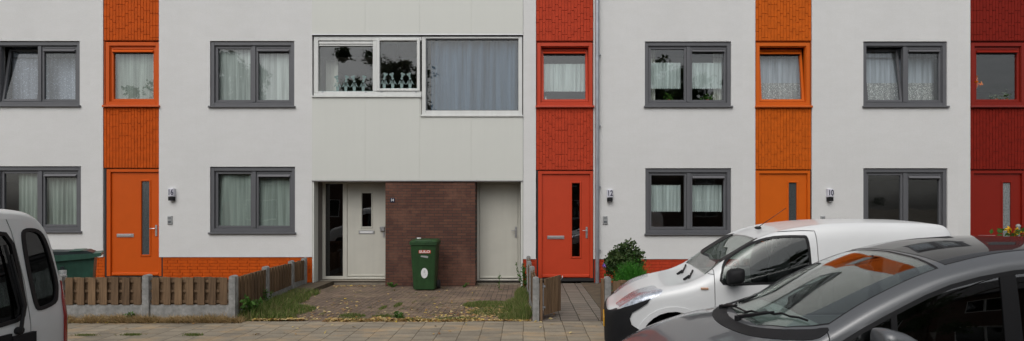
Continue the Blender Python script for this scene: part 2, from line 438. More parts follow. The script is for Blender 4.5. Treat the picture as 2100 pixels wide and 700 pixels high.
# ------------------------------------------------------------------ houses
def wall_holes(m, x0, x1, z0, z1, holes, y0, y1):
    xs = sorted({x0, x1} | {h[0] for h in holes} | {h[1] for h in holes}); zs = sorted({z0, z1} | {h[2] for h in holes} | {h[3] for h in holes})
    xs = [a for a in xs if x0 <= a <= x1]; zs = [a for a in zs if z0 <= a <= z1]
    def hole(i, j):
        if i < 0 or j < 0 or i >= len(xs) - 1 or j >= len(zs) - 1: return None
        cx, cz = (xs[i] + xs[i + 1]) / 2, (zs[j] + zs[j + 1]) / 2
        return any(h[0] < cx < h[1] and h[2] < cz < h[3] for h in holes)
    for i in range(len(xs) - 1):
        for j in range(len(zs) - 1):
            a, b, c, d = xs[i], xs[i + 1], zs[j], zs[j + 1]
            if hole(i, j): continue
            m.quad((a, y0, c), (b, y0, c), (b, y0, d), (a, y0, d)); m.quad((b, y1, c), (a, y1, c), (a, y1, d), (b, y1, d))
            if hole(i - 1, j) is not False: m.quad((a, y1, c), (a, y0, c), (a, y0, d), (a, y1, d))
            if hole(i + 1, j) is not False: m.quad((b, y0, c), (b, y1, c), (b, y1, d), (b, y0, d))
            if hole(i, j - 1) is not False: m.quad((a, y1, c), (b, y1, c), (b, y0, c), (a, y0, c))
            if hole(i, j + 1) is not False: m.quad((a, y0, d), (b, y0, d), (b, y1, d), (a, y1, d))
def bricks(m, x0, x1, z0, z1, y, ln, ht, vertical, gap=.007, depth=.009, clips=(), rnd=None):
    rnd = rnd or random
    if vertical:
        n = max(1, round((x1 - x0) / ht)); wd = (x1 - x0) / n
        for i in range(n):
            a = x0 + i * wd; z = z1 - ht * 0 - (rnd.choice((0, .25, .5, .75)) * ln + .03)
            segs = []; top = z1
            while top > z0 + .01:
                bot = max(z, z0)
                if bot - z0 < .03: bot = z0
                segs.append((bot, top)); top = bot; z = bot - ln
            for b, t_ in segs:
                dd = rnd.uniform(-.0015, .0015)
                if t_ - b > .02: m.bbox(a + .0042, a + wd - .0042, y - depth + dd, y + .004, b + .008, t_, .002)
    else:
        n = max(1, round((z1 - z0) / ht)); h = (z1 - z0) / n
        for j in range(n):
            xx = x0 - rnd.choice((0, .5)) * ln if j % 2 else x0 - .25 * ln
            while xx < x1:
                a, b = max(xx, x0), min(xx + ln, x1)
                if b - a > .02:
                    dd = rnd.uniform(-.0015, .0015)
                    m.bbox(a + gap / 2, b - gap / 2, y - depth + dd, y + .004, z0 + j * h + gap / 2, z0 + (j + 1) * h - gap / 2, .003)
                xx += ln

def text_mesh(txt, size, depth, xs=1.0):
    cu = bpy.data.curves.new('t', 'FONT'); cu.body = txt; cu.size = size; cu.extrude = depth; cu.align_x = 'CENTER'; cu.align_y = 'CENTER'
    cu.offset = size * .022
    o = bpy.data.objects.new('t', cu); COL.objects.link(o)
    dg = bpy.context.evaluated_depsgraph_get(); me = bpy.data.meshes.new_from_object(o.evaluated_get(dg))
    bpy.data.objects.remove(o); bpy.data.curves.remove(cu)
    me.transform(Matrix.Rotation(R(90), 4, 'X') @ Matrix.Diagonal((xs, 1, 1, 1)))
    return me
def text(name, txt, size, loc, mat, parent, xs=1.0, rot=None):
    me = text_mesh(txt, size, .0015, xs)
    if rot: me.transform(rot)
    me.transform(Matrix.Translation(loc)); return link_mesh(name, me, mat, parent)

def gray_window(house, x0, x1, yt, yb, tilt=0, vent=True):
    """two-light grey window; px of the photo, yb = top of the sill"""
    X0, X1, Z1, Z0 = PX(x0), PX(x1), PZ(yt + 1.5), PZ(yb)
    y = FY + .025
    m = MB(); m.frame(X0 + .004, X1 - .004, Z0, Z1, .082, y, y + .10)
    m.frame(X0 + .09, X1 - .09, Z0 + .086, Z1 - .086, .012, y + .018, y + .10)
    xm = (X0 + X1) / 2 + .02
    m.bbox(xm - .04, xm + .04, y + .012, y + .10, Z0 + .099, Z1 - .099)
    win = m.build('window', M['gray_pvc'], house)
    a0, a1 = X0 + .104, xm - .042; b0, b1 = xm + .042, X1 - .104
    zz0, zz1 = Z0 + .10, Z1 - .10
    for i, (p, q) in enumerate(((a0, a1), (b0, b1))):
        T = Matrix.Identity(4)
        if i == 0 and tilt:
            T = Matrix.Translation((0, y + .09, zz0)) @ Matrix.Rotation(R(-tilt), 4, 'X') @ Matrix.Translation((0, -(y + .09), -zz0))
        s = MB(); s.frame(p, q, zz0, zz1, .052, y + .035, y + .09).xf(T); s.build('sash', M['gray_pvc'], win)
        g = MB(); g.box(p + .045, q - .045, y + .062, y + .066, zz0 + .045, zz1 - .045).xf(T); g.build('pane', M['glass'], win)
        if i == 1 and vent:
            v = MB(); v.prism([(y + .06, zz1 - .125), (y - .012, zz1 - .125), (y - .016, zz1 - .112), (y + .040, zz1 - .058), (y + .06, zz1 - .058)], 'x', p + .05, q - .04)
            vg = v.build('vent_grille', M['vent_face'], win)
            v = MB(); v.box(p + .050, q - .04, y + .03, y + .058, zz1 - .15, zz1 - .1255); v.build('vent_slot', M['black'], vg)
    s = MB(); s.bbox(X0 - .025, X1 + .03, FY - .05, y + .02, Z0 - .045, Z0 - .004, .006); s.build('sill', M['gray_pvc'], win)
    return (X0, X1, Z0 - .045, Z1 + .015)
def strip_window(house, x0, x1, yt, yb, key, tilt=0):
    X0, X1, Z1, Z0 = PX(x0), PX(x1), PZ(yt + 1), PZ(yb)
    y = FY + .02; mt = M[key + '_paint']
    m = MB(); m.frame(X0, X1, Z0, Z1, .085, y, y + .10)
    m.frame(X0 + .088, X1 - .088, Z0 + .088, Z1 - .088, .012, y + .02, y + .10)
    win = m.build('window', mt, house)
    p, q, z0, z1 = X0 + .103, X1 - .103, Z0 + .103, Z1 - .103
    T = Matrix.Identity(4)
    if tilt: T = Matrix.Translation((0, y + .10, z0)) @ Matrix.Rotation(R(-tilt), 4, 'X') @ Matrix.Translation((0, -(y + .10), -z0))
    s = MB(); s.frame(p, q, z0, z1, .058, y + .04, y + .10).xf(T); s.build('sash', mt, win)
    g = MB(); g.box(p + .05, q - .05, y + .07, y + .074, z0 + .05, z1 - .05).xf(T); g.build('pane', M['glass'], win)
    v = MB(); v.prism([(y + .07, z1 - .135), (y - .004, z1 - .135), (y - .008, z1 - .122), (y + .045, z1 - .066), (y + .07, z1 - .066)], 'x', p + .045, q - .055).xf(T)
    vg = v.build('vent_grille', mt, win)
    v = MB(); v.box(p + .045, q - .055, y + .04, y + .066, z1 - .155, z1 - .1355).xf(T); v.build('vent_slot', M['black'], vg)
    s = MB(); s.bbox(X0 - .035, X1 + .035, FY - .055, y + .02, Z0 - .05, Z0 - .004, .006); s.build('sill', M[key + '_sill'], win)
    return (X0 - .012, X1 + .012, Z0 - .05, Z1 + .03)
def front_door(house, fx, ft, key, frost, label=None):
    """fx left px of frame, ft top px"""
    y = FY + .05; mt = M[key + '_paint']
    X = lambda d: PX(fx + d); Z = lambda d: PZ(ft + d)
    m = MB(); X0, X1, Z0, Z1 = X(0), X(113), Z(220), Z(0)
    m.bbox(X0, X(8), y - .03, y + .08, Z0, Z1); m.bbox(X(107), X1, y - .03, y + .08, Z0, Z1); m.bbox(X(8), X(107), y - .03, y + .08, Z(6), Z1)
    fr = m.build('door_frame', mt, house)
    s = MB(); gx0, gx1, gz0, gz1 = X(70), X(86), Z(176), Z(25)
    wall_holes(s, X(8) + .004, X(107) - .004, Z(219), Z(6) - .004, [(gx0, gx1, gz0, gz1)], y + .008, y + .055)
    door = s.build('door', mt, house)
    if label: door['label'] = label
    s = MB(); s.frame(gx0 - .04, gx1 + .04, gz0 - .04, gz1 + .04, .038, y - .008, y + .010, b=.008); s.build('glazing_bead', mt, door)
    g = MB(); g.box(gx0, gx1, y + .022, y + .028, gz0, gz1); g.build('door_glass', frost, door)
    s = MB(); s.bbox(X(9), X(106), y - .022, y + .010, Z(219), Z(213), .012); s.build('weather_bar', mt, door)
    l = MB(); l.bbox(X(19), X(54), y - .006, y + .010, Z(140), Z(133), .005); l.bbox(X(22), X(51), y - .016, y - .004, Z(138.2), Z(134.8), .006)
    l.build('letterbox', M['metal'], door)
    h = MB(); hx = X(98.5) + .02; h.bbox(hx - .024, hx + .024, y - .004, y + .010, Z(138), Z(115), .004)
    h.tube([(hx, y, Z(122)), (hx, y - .05, Z(122)), (hx - .02, y - .06, Z(122)), (hx - .11, y - .06, Z(122.3))], .0095, 8)
    h.tube([(hx, y - .012, Z(132)), (hx, y, Z(132))], .012, 10)
    h.build('door_handle', M['metal'], door, 40)
    t = MB(); t.box(X0 - .012, X1 + .012, y - .05, y + .08, Z(226), Z(220)); t.build('threshold', M['threshold'], house)
    t = MB(); t.box(X0 - .03, X0 - .002, y - .03, y + .08, Z(226), Z1 + .02); t.box(X1 + .002, X1 + .028, y - .03, y + .08, Z(226), Z1 + .02)
    t.build('door_seal', M['threshold'], house)
    return (X0 - .03, X1 + .028, Z(230), Z1 + .02)
def number_lamp(house, x, yt, num):
    X, Z = PX(x), PZ(yt)
    m = MB(); m.bbox(X - .065, X + .065, FY - .085, FY + .004, Z - .19, Z, .012); l = m.build('number_lamp', M['lamp_white'], house)
    m = MB(); m.bbox(X - .06, X + .06, FY - .09, FY, Z - .285, Z - .195, .01); m.build('lamp_base', M['black_plastic'], l)
    m = MB(); m.sphere((X, FY - .05, Z - .285), (.032, .03, .022)); m.build('sensor', M['lamp_white'], l, 60)
    text('house_number', num, .185, (X, FY - .087, Z - .095), M['ink'], l, .72)
def bell(house, x, yt):
    X, Z = PX(x), PZ(yt)
    m = MB(); m.bbox(X - .055, X + .055, FY - .028, FY + .003, Z - .20, Z, .012); b = m.build('doorbell', M['bell_grey'], house)
    m = MB(); m.bbox(X - .035, X + .035, FY - .033, FY - .027, Z - .165, Z - .115, .002)
    for k in range(4): m.box(X - .035, X + .035, FY - .0305, FY - .027, Z - .035 - k * .014, Z - .029 - k * .014)
    m.build('button_panel', M['bell_dark'], b)

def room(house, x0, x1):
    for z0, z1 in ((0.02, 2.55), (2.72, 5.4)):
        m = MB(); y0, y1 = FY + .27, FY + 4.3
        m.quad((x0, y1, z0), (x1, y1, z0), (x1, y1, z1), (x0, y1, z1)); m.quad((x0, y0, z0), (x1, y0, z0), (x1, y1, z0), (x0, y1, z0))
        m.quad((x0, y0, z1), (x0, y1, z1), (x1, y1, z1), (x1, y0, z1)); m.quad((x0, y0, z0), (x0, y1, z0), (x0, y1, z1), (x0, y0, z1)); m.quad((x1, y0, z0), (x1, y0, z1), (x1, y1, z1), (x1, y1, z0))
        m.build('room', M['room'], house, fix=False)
TOP = 8.6
def shell(h, x0, x1):
    """side walls, back and flat roof, so the house is a solid block"""
    m = MB(); m.box(x0 + .002, x1 - .002, FY + .30, FY + 8.5, TOP - .25, TOP - .02)
    m.build('roof', M['roof_tile'], h)
    m = MB(); m.box(x0 + .002, x0 + .05, FY + .262, FY + 8.5, -.1, TOP - .26); m.box(x1 - .05, x1 - .002, FY + .262, FY + 8.5, -.1, TOP - .26)
    m.box(x0 + .052, x1 - .052, FY + 8.3, FY + 8.5, -.1, TOP - .26); m.build('rear_wall', M['room'], h)

def renovated(name_label, x0, x1, strip, key, dk, doorpx, frost, num, lampx, bellx, gray, stripwin, tilt_s=0, plinth=527, cat='house', numy=387):
    h = thing('house', name_label, cat, (PX((x0 + x1) / 2), FY, 0), 'row of terraced houses')
    X0, X1 = PX(x0), PX(x1)
    holes = []
    for (a, b, t, bt, tilt) in gray: holes.append(gray_window(h, a, b, t, bt, tilt))
    zp = PZ(plinth)
    m = MB()
    if strip:
        s0, s1 = PX(strip[0]), PX(strip[1])
        sw = strip_window(h, *stripwin, key, tilt_s)
        dr = front_door(h, doorpx[0], doorpx[1], dk, frost)
        if X0 < s0: wall_holes(m, X0, s0, zp, TOP, [q for q in holes if q[0] < s0], FY, FY + .26)
        wall_holes(m, s1, X1, zp, TOP, [q for q in holes if q[1] > s1], FY, FY + .26)
    else: wall_holes(m, X0, X1, zp, TOP, holes, FY, FY + .26)
    m.build('wall', M['white'], h)
    if strip:
        # cladding backing with a hole for the window, bricks standing upright
        dz = dr[3]
        m = MB(); wall_holes(m, s0 + .006, s1 - .006, dz, TOP, [sw], FY + .022, FY + .20); m.build('cladding_backing', M[key + '_joint'], h)
        rnd = random.Random(x0)
        m = MB()
        bricks(m, s0 + .008, s1 - .008, sw[3] + .005, TOP, FY + .018, .285, .0735, True, rnd=rnd)
        m.build('brick_cladding', M[key + '_brick'], h); m = MB()
        bricks(m, s0 + .008, s1 - .008, dz + .005, sw[2] - .004, FY + .018, .285, .0735, True, rnd=rnd)
        m.build('brick_cladding', M[key + '_brick'], h)
        pl = [(X0, dr[0]), (dr[1], X1)]
    else: pl = [(X0, X1)]
    m = MB(); k = MB()
    for a, b in pl:
        if b - a < .03: continue
        m = MB(); k = MB()
        k.box(a, b, FY + .024, FY + .25, -.12, zp - .003)
        bricks(m, a + .004, b - .004, -.05, zp - .006, FY + .02, .235, .0725, False, rnd=random.Random(3))
        k.build('plinth_backing', M[dk + '_joint'], h); m.build('brick_plinth', M[dk + '_brick'], h)
    for a, b in ([(X0, s0), (s1, X1)] if strip else [(X0, X1)]):
        if b - a > .05: m = MB(); m.box(a + .003, b - .003, FY - .006, FY + .02, zp - .008, zp - .001); m.build('render_stop', M['panel_edge'], h)
    if num: number_lamp(h, lampx, numy, num); bell(h, bellx, 443)
    elif bellx: bell(h, bellx, 443)
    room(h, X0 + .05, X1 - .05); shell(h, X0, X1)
    return h

h18 = renovated('white rendered house at the far left edge, beside the orange door, with patterned nets upstairs', -260, 185, None, 'orange', 'orange', None, None, None, 0, 0,
                [(-11, 163.5, 84, 216, 8), (-10, 166, 341, 474, 0)], None)
h16 = renovated('white house numbered 16 with orange door, left of the old panelled house', 185, 640, (211, 326), 'orange', 'orange', (217, 347), M['frost'], '16', 354.5, 349,
                [(430.5, 603.5, 84, 217.5, 0), (430.5, 605, 342, 476.5, 0)], (215, 325, 85, 216))
h12 = renovated('white house numbered 12 with bright red door, right of the old panelled house', 1073, 1523, (1099, 1217), 'red', 'red', (1103.5, 351), M['dark_glass'], '12', 1250, 1241,
                [(1322.5, 1499.5, 85, 217.5, 0), (1323.5, 1499.5, 345, 479, 0)], (1101.5, 1215.5, 86, 217), 4, 531, numy=389)
h10 = renovated('white house numbered 10 with orange door partly hidden behind the white van', 1523, 1965, (1549, 1665), 'orange_bright', 'orange_bright', (1550, 350), M['frost'], '10', 1700, 1687,
                [(1770.5, 1942.5, 85, 217.5, 7), (1770.5, 1943, 345, 479, 0)], (1551, 1662, 86, 217), 6, 531, numy=388)
h8 = renovated('white house with dark red door and dark red brick strip at the right edge', 1965, 2410, (1990, 2108), 'dark_red', 'dark_red', (1991, 350), M['frost_lace'], None, 0, 0,
               [(2214, 2386, 85, 217, 0), (2214, 2386, 345, 479, 0)], (1993, 2104, 86, 217), 0, 531)

# downpipe on house 12
m = MB(); X = PX(1224); m.tube([(X, FY - .07, .02), (X, FY - .07, TOP - .1)], .047, 14)
dp = m.build('downpipe', M['zinc'], h12, 50)
for py in (114, 259, 384, 513):
    m = MB(); z = PZ(py); m.tube([(X, FY - .07, z - .028), (X, FY - .07, z - .012)], .054, 14); m.tube([(X, FY - .07, z + .012), (X, FY - .07, z + .028)], .054, 14)
    m.tube([(X, FY - .07, z - .05), (X, FY - .07, z + .05)], .0505, 14)
    m.box(X + .045, X + .085, FY - .075, FY + .01, z - .012, z + .012); m.build('pipe_clamp', M['zinc'], dp)

# ------------------------------------------------------------------ old house 14
h14 = thing('house', 'old house numbered 14 with grey-green panels, brown brickwork and recessed cream doors', 'house', (PX(856), FY, 0), 'row of terraced houses')
A0, A1 = PX(640), PX(1072.5)
ZB = PZ(371); RB = FY + .485
holes = [(PX(643), PX(864), PZ(198), PZ(75)), (PX(863.9), PX(1071), PZ(238), PZ(75))]
YP = FY + .004
m = MB(); wall_holes(m, A0 + .003, A1, ZB, TOP, [(PX(640), PX(864), PZ(199), PZ(72)), (PX(863.9), PX(1073), PZ(240), PZ(72))], YP + .002, YP + .25)
m.build('panel_backing', M['panel_edge'], h14)
seams = [640, 749, 861, 966.5, 1072.5]
for a, b in zip(seams[:-1], seams[1:]):
    a_, b_ = PX(a) + .0007, PX(b) - .0007; m = MB()
    zlow = 201 if b < 870 else 241
    m.bbox(a_, b_, YP - .012, YP + .001, PZ(70.5), TOP, .0015); m.build('facade_panel', M['panel'], h14)
    m = MB(); m.bbox(a_, b_, YP - .012, YP + .001, ZB + .006, PZ(zlow), .0015); m.build('facade_panel', M['panel'], h14)
m = MB(); m.box(A0, A1, YP - .03, YP + .03, PZ(72.5), PZ(70.6)); m.build('drip_profile', M['metal'], h14); m = MB(); m.box(A0, A1, YP - .02, YP + .1, ZB - .012, ZB + .005)
m.build('drip_profile', M['metal'], h14)
# window group
y = YP + .02
m = MB()
m.bbox(PX(643), PX(652), y - .01, y + .1, PZ(190), PZ(75), .006); m.bbox(PX(652), PX(864), y - .009, y + .1, PZ(83), PZ(75), .006)
m.bbox(PX(652), PX(864), y - .009, y + .1, PZ(196), PZ(187.5), .006); m.bbox(PX(764), PX(772), y - .01, y + .1, PZ(187), PZ(83.4), .006)
m.bbox(PX(643), PX(652), y - .009, y + .1, PZ(196), PZ(190.2), .003)
wl = m.build('window', M['white_pvc'], h14)
m = MB(); m.box(PX(652), PX(764), y + .05, y + .054, PZ(187.5), PZ(83)); m.build('pane', M['glass'], wl)
m = MB(); m.bbox(PX(653), PX(763.5), y + .002, y + .05, PZ(90), PZ(84.5), .01); m.bbox(PX(653), PX(763.5), y + .01, y + .05, PZ(93.5), PZ(91), .005); m.build('vent_grille', M['white_pvc'], wl)
m = MB(); m.frame(PX(772.5), PX(861), PZ(187), PZ(78.5), .07, y - .03, y + .04, wt=.06, wb=.06, b=.01); m.build('sash', M['white_pvc'], wl)
m = MB(); m.box(PX(779), PX(856), y + .02, y + .024, PZ(182), PZ(84)); m.build('pane', M['glass'], wl)
m = MB(); m.bbox(PX(640), PX(864), y - .065, y + .05, PZ(200.5), PZ(197), .006); m.build('sill', M['white_pvc'], wl)
m = MB()
for a in (661, 750, 782, 853): m.bbox(PX(a) - .025, PX(a) + .025, y - .016, y - .008, PZ(189.5), PZ(188), .002)
m.build('drain_cap', M['zinc'], wl)
def orchid(m, X, Z, s, f, y):
    m.prism([(X - .035 * s, Z + .09 * s), (X + .035 * s, Z + .09 * s), (X + .025 * s, Z), (X - .025 * s, Z)], 'y', y - .001, y)
    for sg in (-1, 1):
        for k, (dx, dz) in enumerate(((.085, .11), (.06, .15))):
            m.prism([(X, Z + .09 * s), (X + sg * dx * .6 * s, Z + (dz + .02) * s), (X + sg * dx * s, Z + (dz - .04) * s), (X + sg * dx * .55 * s, Z + (dz - .01) * s)], 'y', y - .0012 - k * .0004, y - .0002)
    m.prism([(X - .004, Z + .09 * s), (X + .004, Z + .09 * s), (X + .006 + .02 * f * s, Z + .29 * s), (X - .006 + .02 * f * s, Z + .29 * s)], 'y', y - .0014, y - .0003)
    for k in range(4):
        cx, cz = X + f * (0, .012, .004, .045)[k] * s, Z + (.20, .25, .30, .285)[k] * s
        m.prism([(cx + .030 * s * math.cos(a) * (1 if i % 2 else .7), cz + .029 * s * math.sin(a) * (1 if i % 2 else .7)) for i, a in enumerate([q * math.pi / 5 for q in range(10)])], 'y', y - .0018 - .0003 * k, y - .0006)
m = MB()
for i, px_ in enumerate((690, 707, 724.5, 743)): orchid(m, PX(px_), PZ(185.5), 1.15, (-1, 1, -1, 1)[i], y + .049)
m.box(PX(653), PX(763), y + .0475, y + .049, PZ(187.2), PZ(185.6))
for i, px_ in enumerate((787, 804.5, 823, 840)): orchid(m, PX(px_), PZ(180.5), 1.15, (1, -1, 1, -1)[i], y + .019)
m.box(PX(780), PX(855), y + .0175, y + .019, PZ(181.8), PZ(180.6))
m.build('orchid_sticker', M['decal'], wl)
m = MB()
m.frame(PX(865), PX(1071), PZ(236), PZ(75), .09, y - .012, y + .1, wt=.045, wb=.105, b=.006)
wr = m.build('window', M['white_pvc'], h14)
m = MB(); m.box(PX(873.5), PX(1063), y + .05, y + .054, PZ(226.5), PZ(79)); m.build('pane', M['glass'], wr)
m = MB(); m.frame(PX(873.2), PX(1063.3), PZ(226.8), PZ(78.8), .022, y + .02, y + .049, b=.002); m.build('glazing_seal', M['bell_dark'], wr)
m = MB(); m.bbox(PX(863), PX(1072.5), y - .06, y + .05, PZ(240), PZ(236.4), .006); m.build('sill', M['white_pvc'], wr)
# recess: side wall, soffit, brick wall, steps, doors
m = MB(); m.box(A0 + .001, A0 + .04, FY + .01, RB, -.1, ZB - .012); m.build('recess_wall', M['panel'], h14)
m = MB(); m.box(A1 - .05, A1 - .004, FY + .01, RB, -.1, ZB - .012)
m.build('recess_wall', M['panel'], h14)
m = MB(); m.box(A0 + .001, A1, FY + .03, RB + .3, ZB - .010, ZB + .004); m.build('soffit', M['panel'], h14)
m = MB(); m.box(PX(790), PX(974.5), FY + .02, RB + .2, -.12, ZB - .012); m.build('brick_wall', M['brown_brick'], h14)
m = MB(); m.bbox(A0 + .045, PX(789.5), RB - .17, RB + .2, -.1, PZ(574, RB), .01); m.build('doorstep', M['step'], h14); m = MB(); m.bbox(PX(975), A1 - .055, RB - .17, RB + .2, -.1, PZ(578, RB), .01); m.build('doorstep', M['step'], h14)
q = lambda px: PX(px, RB); qz = lambda py: PZ(py, RB)
m = MB(); zt = ZB - .014; zb = qz(573)
for a, b in ((659, 667), (703, 711.5)): m.bbox(q(a), q(b), RB - .0, RB + .1, zb, zt, .005)
m.bbox(q(667), q(703), RB + .002, RB + .1, qz(377), zt, .004); m.bbox(q(667), q(703), RB + .002, RB + .1, zb, qz(567), .004)
m.bbox(q(711.5), q(790), RB + .002, RB + .1, qz(376.5), zt, .004); m.bbox(q(711.5), q(790), RB - .02, RB + .1, zb, qz(568.5), .01)
m.box(q(790), q(800), RB + .002, RB + .1, zb, zt)
m.build('door_frame', M['cream'], h14)
m = MB(); m.box(q(667), q(703), RB + .045, RB + .051, qz(567), qz(377)); m.build('side_light', M['dark_glass'], h14)
m = MB(); wall_holes(m, q(712), q(789.5), qz(568), qz(377), [(q(742), q(761), qz(465), qz(396.5))], RB + .02, RB + .07)
d = m.build('door', M['cream'], h14)
m = MB(); m.frame(q(739), q(764), qz(468), qz(393.5), .032, RB + .006, RB + .022, b=.006); m.build('glazing_bead', M['cream'], d)
m = MB(); m.box(q(742), q(761), RB + .04, RB + .046, qz(465), qz(396.5)); m.build('door_glass', M['dark_glass'], d)
m = MB(); m.bbox(q(735.5), q(767.5), RB + .008, RB + .022, qz(480), qz(473), .004); lb = m.build('letterbox', M['metal'], d)
m = MB(); m.bbox(q(738), q(764.5), RB + .003, RB + .009, qz(478.6), qz(474.6), .002); m.build('letterbox_flap', M['label_white'], lb)
m = MB(); m.bbox(q(713), q(789), RB + .005, RB + .022, qz(567.5), qz(563.5), .006); m.build('weather_bar', M['cream'], d)
m = MB(); m.bbox(q(779.5), q(789), RB - .03, RB + .02, qz(474), qz(465), .006); m.bbox(q(785), q(788.5), RB + .005, RB + .02, qz(487), qz(476), .004); m.build('door_handle', M['metal'], d)
m = MB()
m.bbox(q(970), q(983), RB, RB + .1, qz(578), zt, .005); m.bbox(q(1062.5), q(1074), RB, RB + .1, qz(578), zt, .005); m.bbox(q(983), q(1062.5), RB + .002, RB + .1, qz(377), zt, .004)
m.bbox(q(983), q(1062.5), RB - .02, RB + .1, qz(578), qz(573), .01)
m.build('door_frame', M['cream'], h14)
m = MB(); m.bbox(q(983.5), q(1062), RB + .02, RB + .07, qz(571.5), qz(377.8), .004); d2 = m.build('door', M['cream'], h14); d2['label'] = 'plain cream storage door without a window'
m = MB(); m.bbox(q(984), q(1061.5), RB + .002, RB + .021, qz(571), qz(567), .006); m.build('weather_bar', M['cream'], d2)
m = MB(); hx = q(1058); m.bbox(hx - .025, hx + .025, RB + .008, RB + .022, qz(488), qz(465), .004)
m.tube([(hx, RB, qz(473)), (hx, RB - .04, qz(473)), (hx - .12, RB - .045, qz(473))], .010, 8); m.build('door_handle', M['metal'], d2, 40)
m = MB(); m.bbox(PX(799.5), PX(809), FY + .008, FY + .022, PZ(415.5), PZ(406), .002); npl = m.build('number_plate', M['navy'], h14)
text('house_number', '14', .088, (PX(804.3), FY + .0065, PZ(410.8)), M['label_white'], npl, .85)
room(h14, A0 + .06, A1 - .06); shell(h14, A0, A1)

# ------------------------------------------------------------------ things behind the windows
def curtain(label, x0, x1, y0, y1, mat, folds=8, amp=.018, Y=.17, scallop=0, lace=None, header=False, group=None, dx=0, seed=0, px=True, soft=0):
    X0, X1 = (PX(x0), PX(x1)); Z1, Z0 = PZ(y0), PZ(y1)
    rnd = random.Random(seed + int(x0)); ph = [rnd.uniform(0, 6) for _ in range(4)]
    def sheet_(za, zb, sc):
        nx, nz = 110, 8; V = []; Fc = []
        for j in range(nz + 1):
            for i in range(nx + 1):
                u = i / nx; t = j / nz
                x = X0 + (X1 - X0) * u
                yy = FY + Y + amp * math.sin(folds * 2 * math.pi * u + ph[0] + .8 * math.sin(5 * u + ph[1]) + soft * (1 - t) * 2) * (.7 + .3 * math.sin(11 * u + ph[2])) + amp * .3 * math.sin(17 * u + 3 * t)
                z = zb + (za - zb) * t
                if sc and j == 0: z -= sc * abs(math.sin(math.pi * u * (X1 - X0) / .055))
                if header and j == nz: z += .012 * abs(math.sin(math.pi * u * (X1 - X0) / .06))
                V.append((x, yy, z))
        for j in range(nz):
            for i in range(nx):
                a = j * (nx + 1) + i; Fc.append((a, a + 1, a + nx + 2, a + nx + 1))
        mm = MB(); mm.v = V; mm.f = Fc; return mm
    if lace is None:
        o = sheet_(Z1, Z0, scallop).build('curtain', mat, None, 80)
        return tag(o, label, 'curtain', group)
    t = thing('curtain', label, 'curtain', ((X0 + X1) / 2, FY + Y, Z0), group)
    zl = PZ(lace)
    sheet_(Z1, zl, 0).build('net_panel', mat, t, 80)
    sheet_(zl, Z0, scallop).build('lace_border', M['lace'], t, 80)
    return t
G = 'curtains in the house windows'
curtain('flecked net curtain in the upper window at the far left edge', 0, 158, 90, 214, M['lace_fleck'], 7, group=G, Y=.32)
curtain('dark pleated net behind the right pane, upper window at far left edge', 94, 157, 90, 214, M['net_thin'], 6, Y=.38, group=G)
curtain('pleated grey-green curtain in the lower window at far left, behind the silver van', 26, 160, 348, 474, M['net_green'], 15, .022, group=G)
curtain('flat pale net filling the narrow orange window above the door numbered 16', 222, 320, 92, 214, M['net_green'], 3, .006, Y=.17, group=G)
curtain('soft pale net in the grey upper window right of the left orange strip', 436, 598, 90, 215, M['net'], 5, .015, group=G)
curtain('plain grey-green cotton sheet drawn across the lower window beside number 16', 440, 598, 348, 476, M['cotton'], 3.5, .03, soft=1.5, group=G)
curtain('white roller panel behind the left edge of the orchid window', 652, 678, 112, 188, M['drape'], 2, .006, Y=.5, group=G)
curtain('long blue-grey flowered curtain in the large window of the panelled house', 880, 1064, 79, 229, M['net_blue'], 8.3, .055, Y=.20, soft=.5, group=G)
curtain('short frilled cafe curtain in the narrow window above the red door', 1112, 1204, 126, 182, M['net_bright'], 10, .012, Y=.26, scallop=.02, header=True, group=G)
for a, b, t0, t1, s_ in ((1332, 1401, 125, 177, 'left pane of the upper grey window, house numbered 12'), (1415, 1486, 125, 177, 'right pane of the upper grey window, house numbered 12'),
                      (1332, 1401, 380, 433, 'left pane of the lower grey window, house numbered 12'), (1415, 1486, 380, 433, 'right pane of the lower grey window, house numbered 12')):
    curtain('white scalloped cafe curtain, ' + s_, a, b, t0, t1, M['net_bright'], 9, .010, scallop=.025, header=True, group=G, Y=.2)
curtain('narrow cream drape at the left side of the upper window, house numbered 12', 1333, 1350, 92, 215, M['drape'], 3, .02, Y=.3, group=G)
curtain('narrow cream drape at the right side of the upper window, house numbered 12', 1472, 1490, 92, 215, M['drape'], 3, .02, Y=.3, group=G)
curtain('pleated net with lace lower half in the narrow orange window above the white van', 1556, 1656, 92, 214, M['net_thin'], 9, .016, lace=164, Y=.34, group=G)
curtain('pleated net with lace lower half in the grey upper window near the right edge', 1775, 1938, 92, 214, M['net_thin'], 15, .016, lace=164, Y=.34, group=G)
# house 10 lower window: dark venetian blind
m = MB()
z = PZ(352)
while z > PZ(474):
    m.box(PX(1776), PX(1937), FY + .2, FY + .225, z - .003, z); z -= .03
tag(m.build('blind', M['slat']), 'dark closed slatted blind in the lower grey window above the van roof', 'blind')

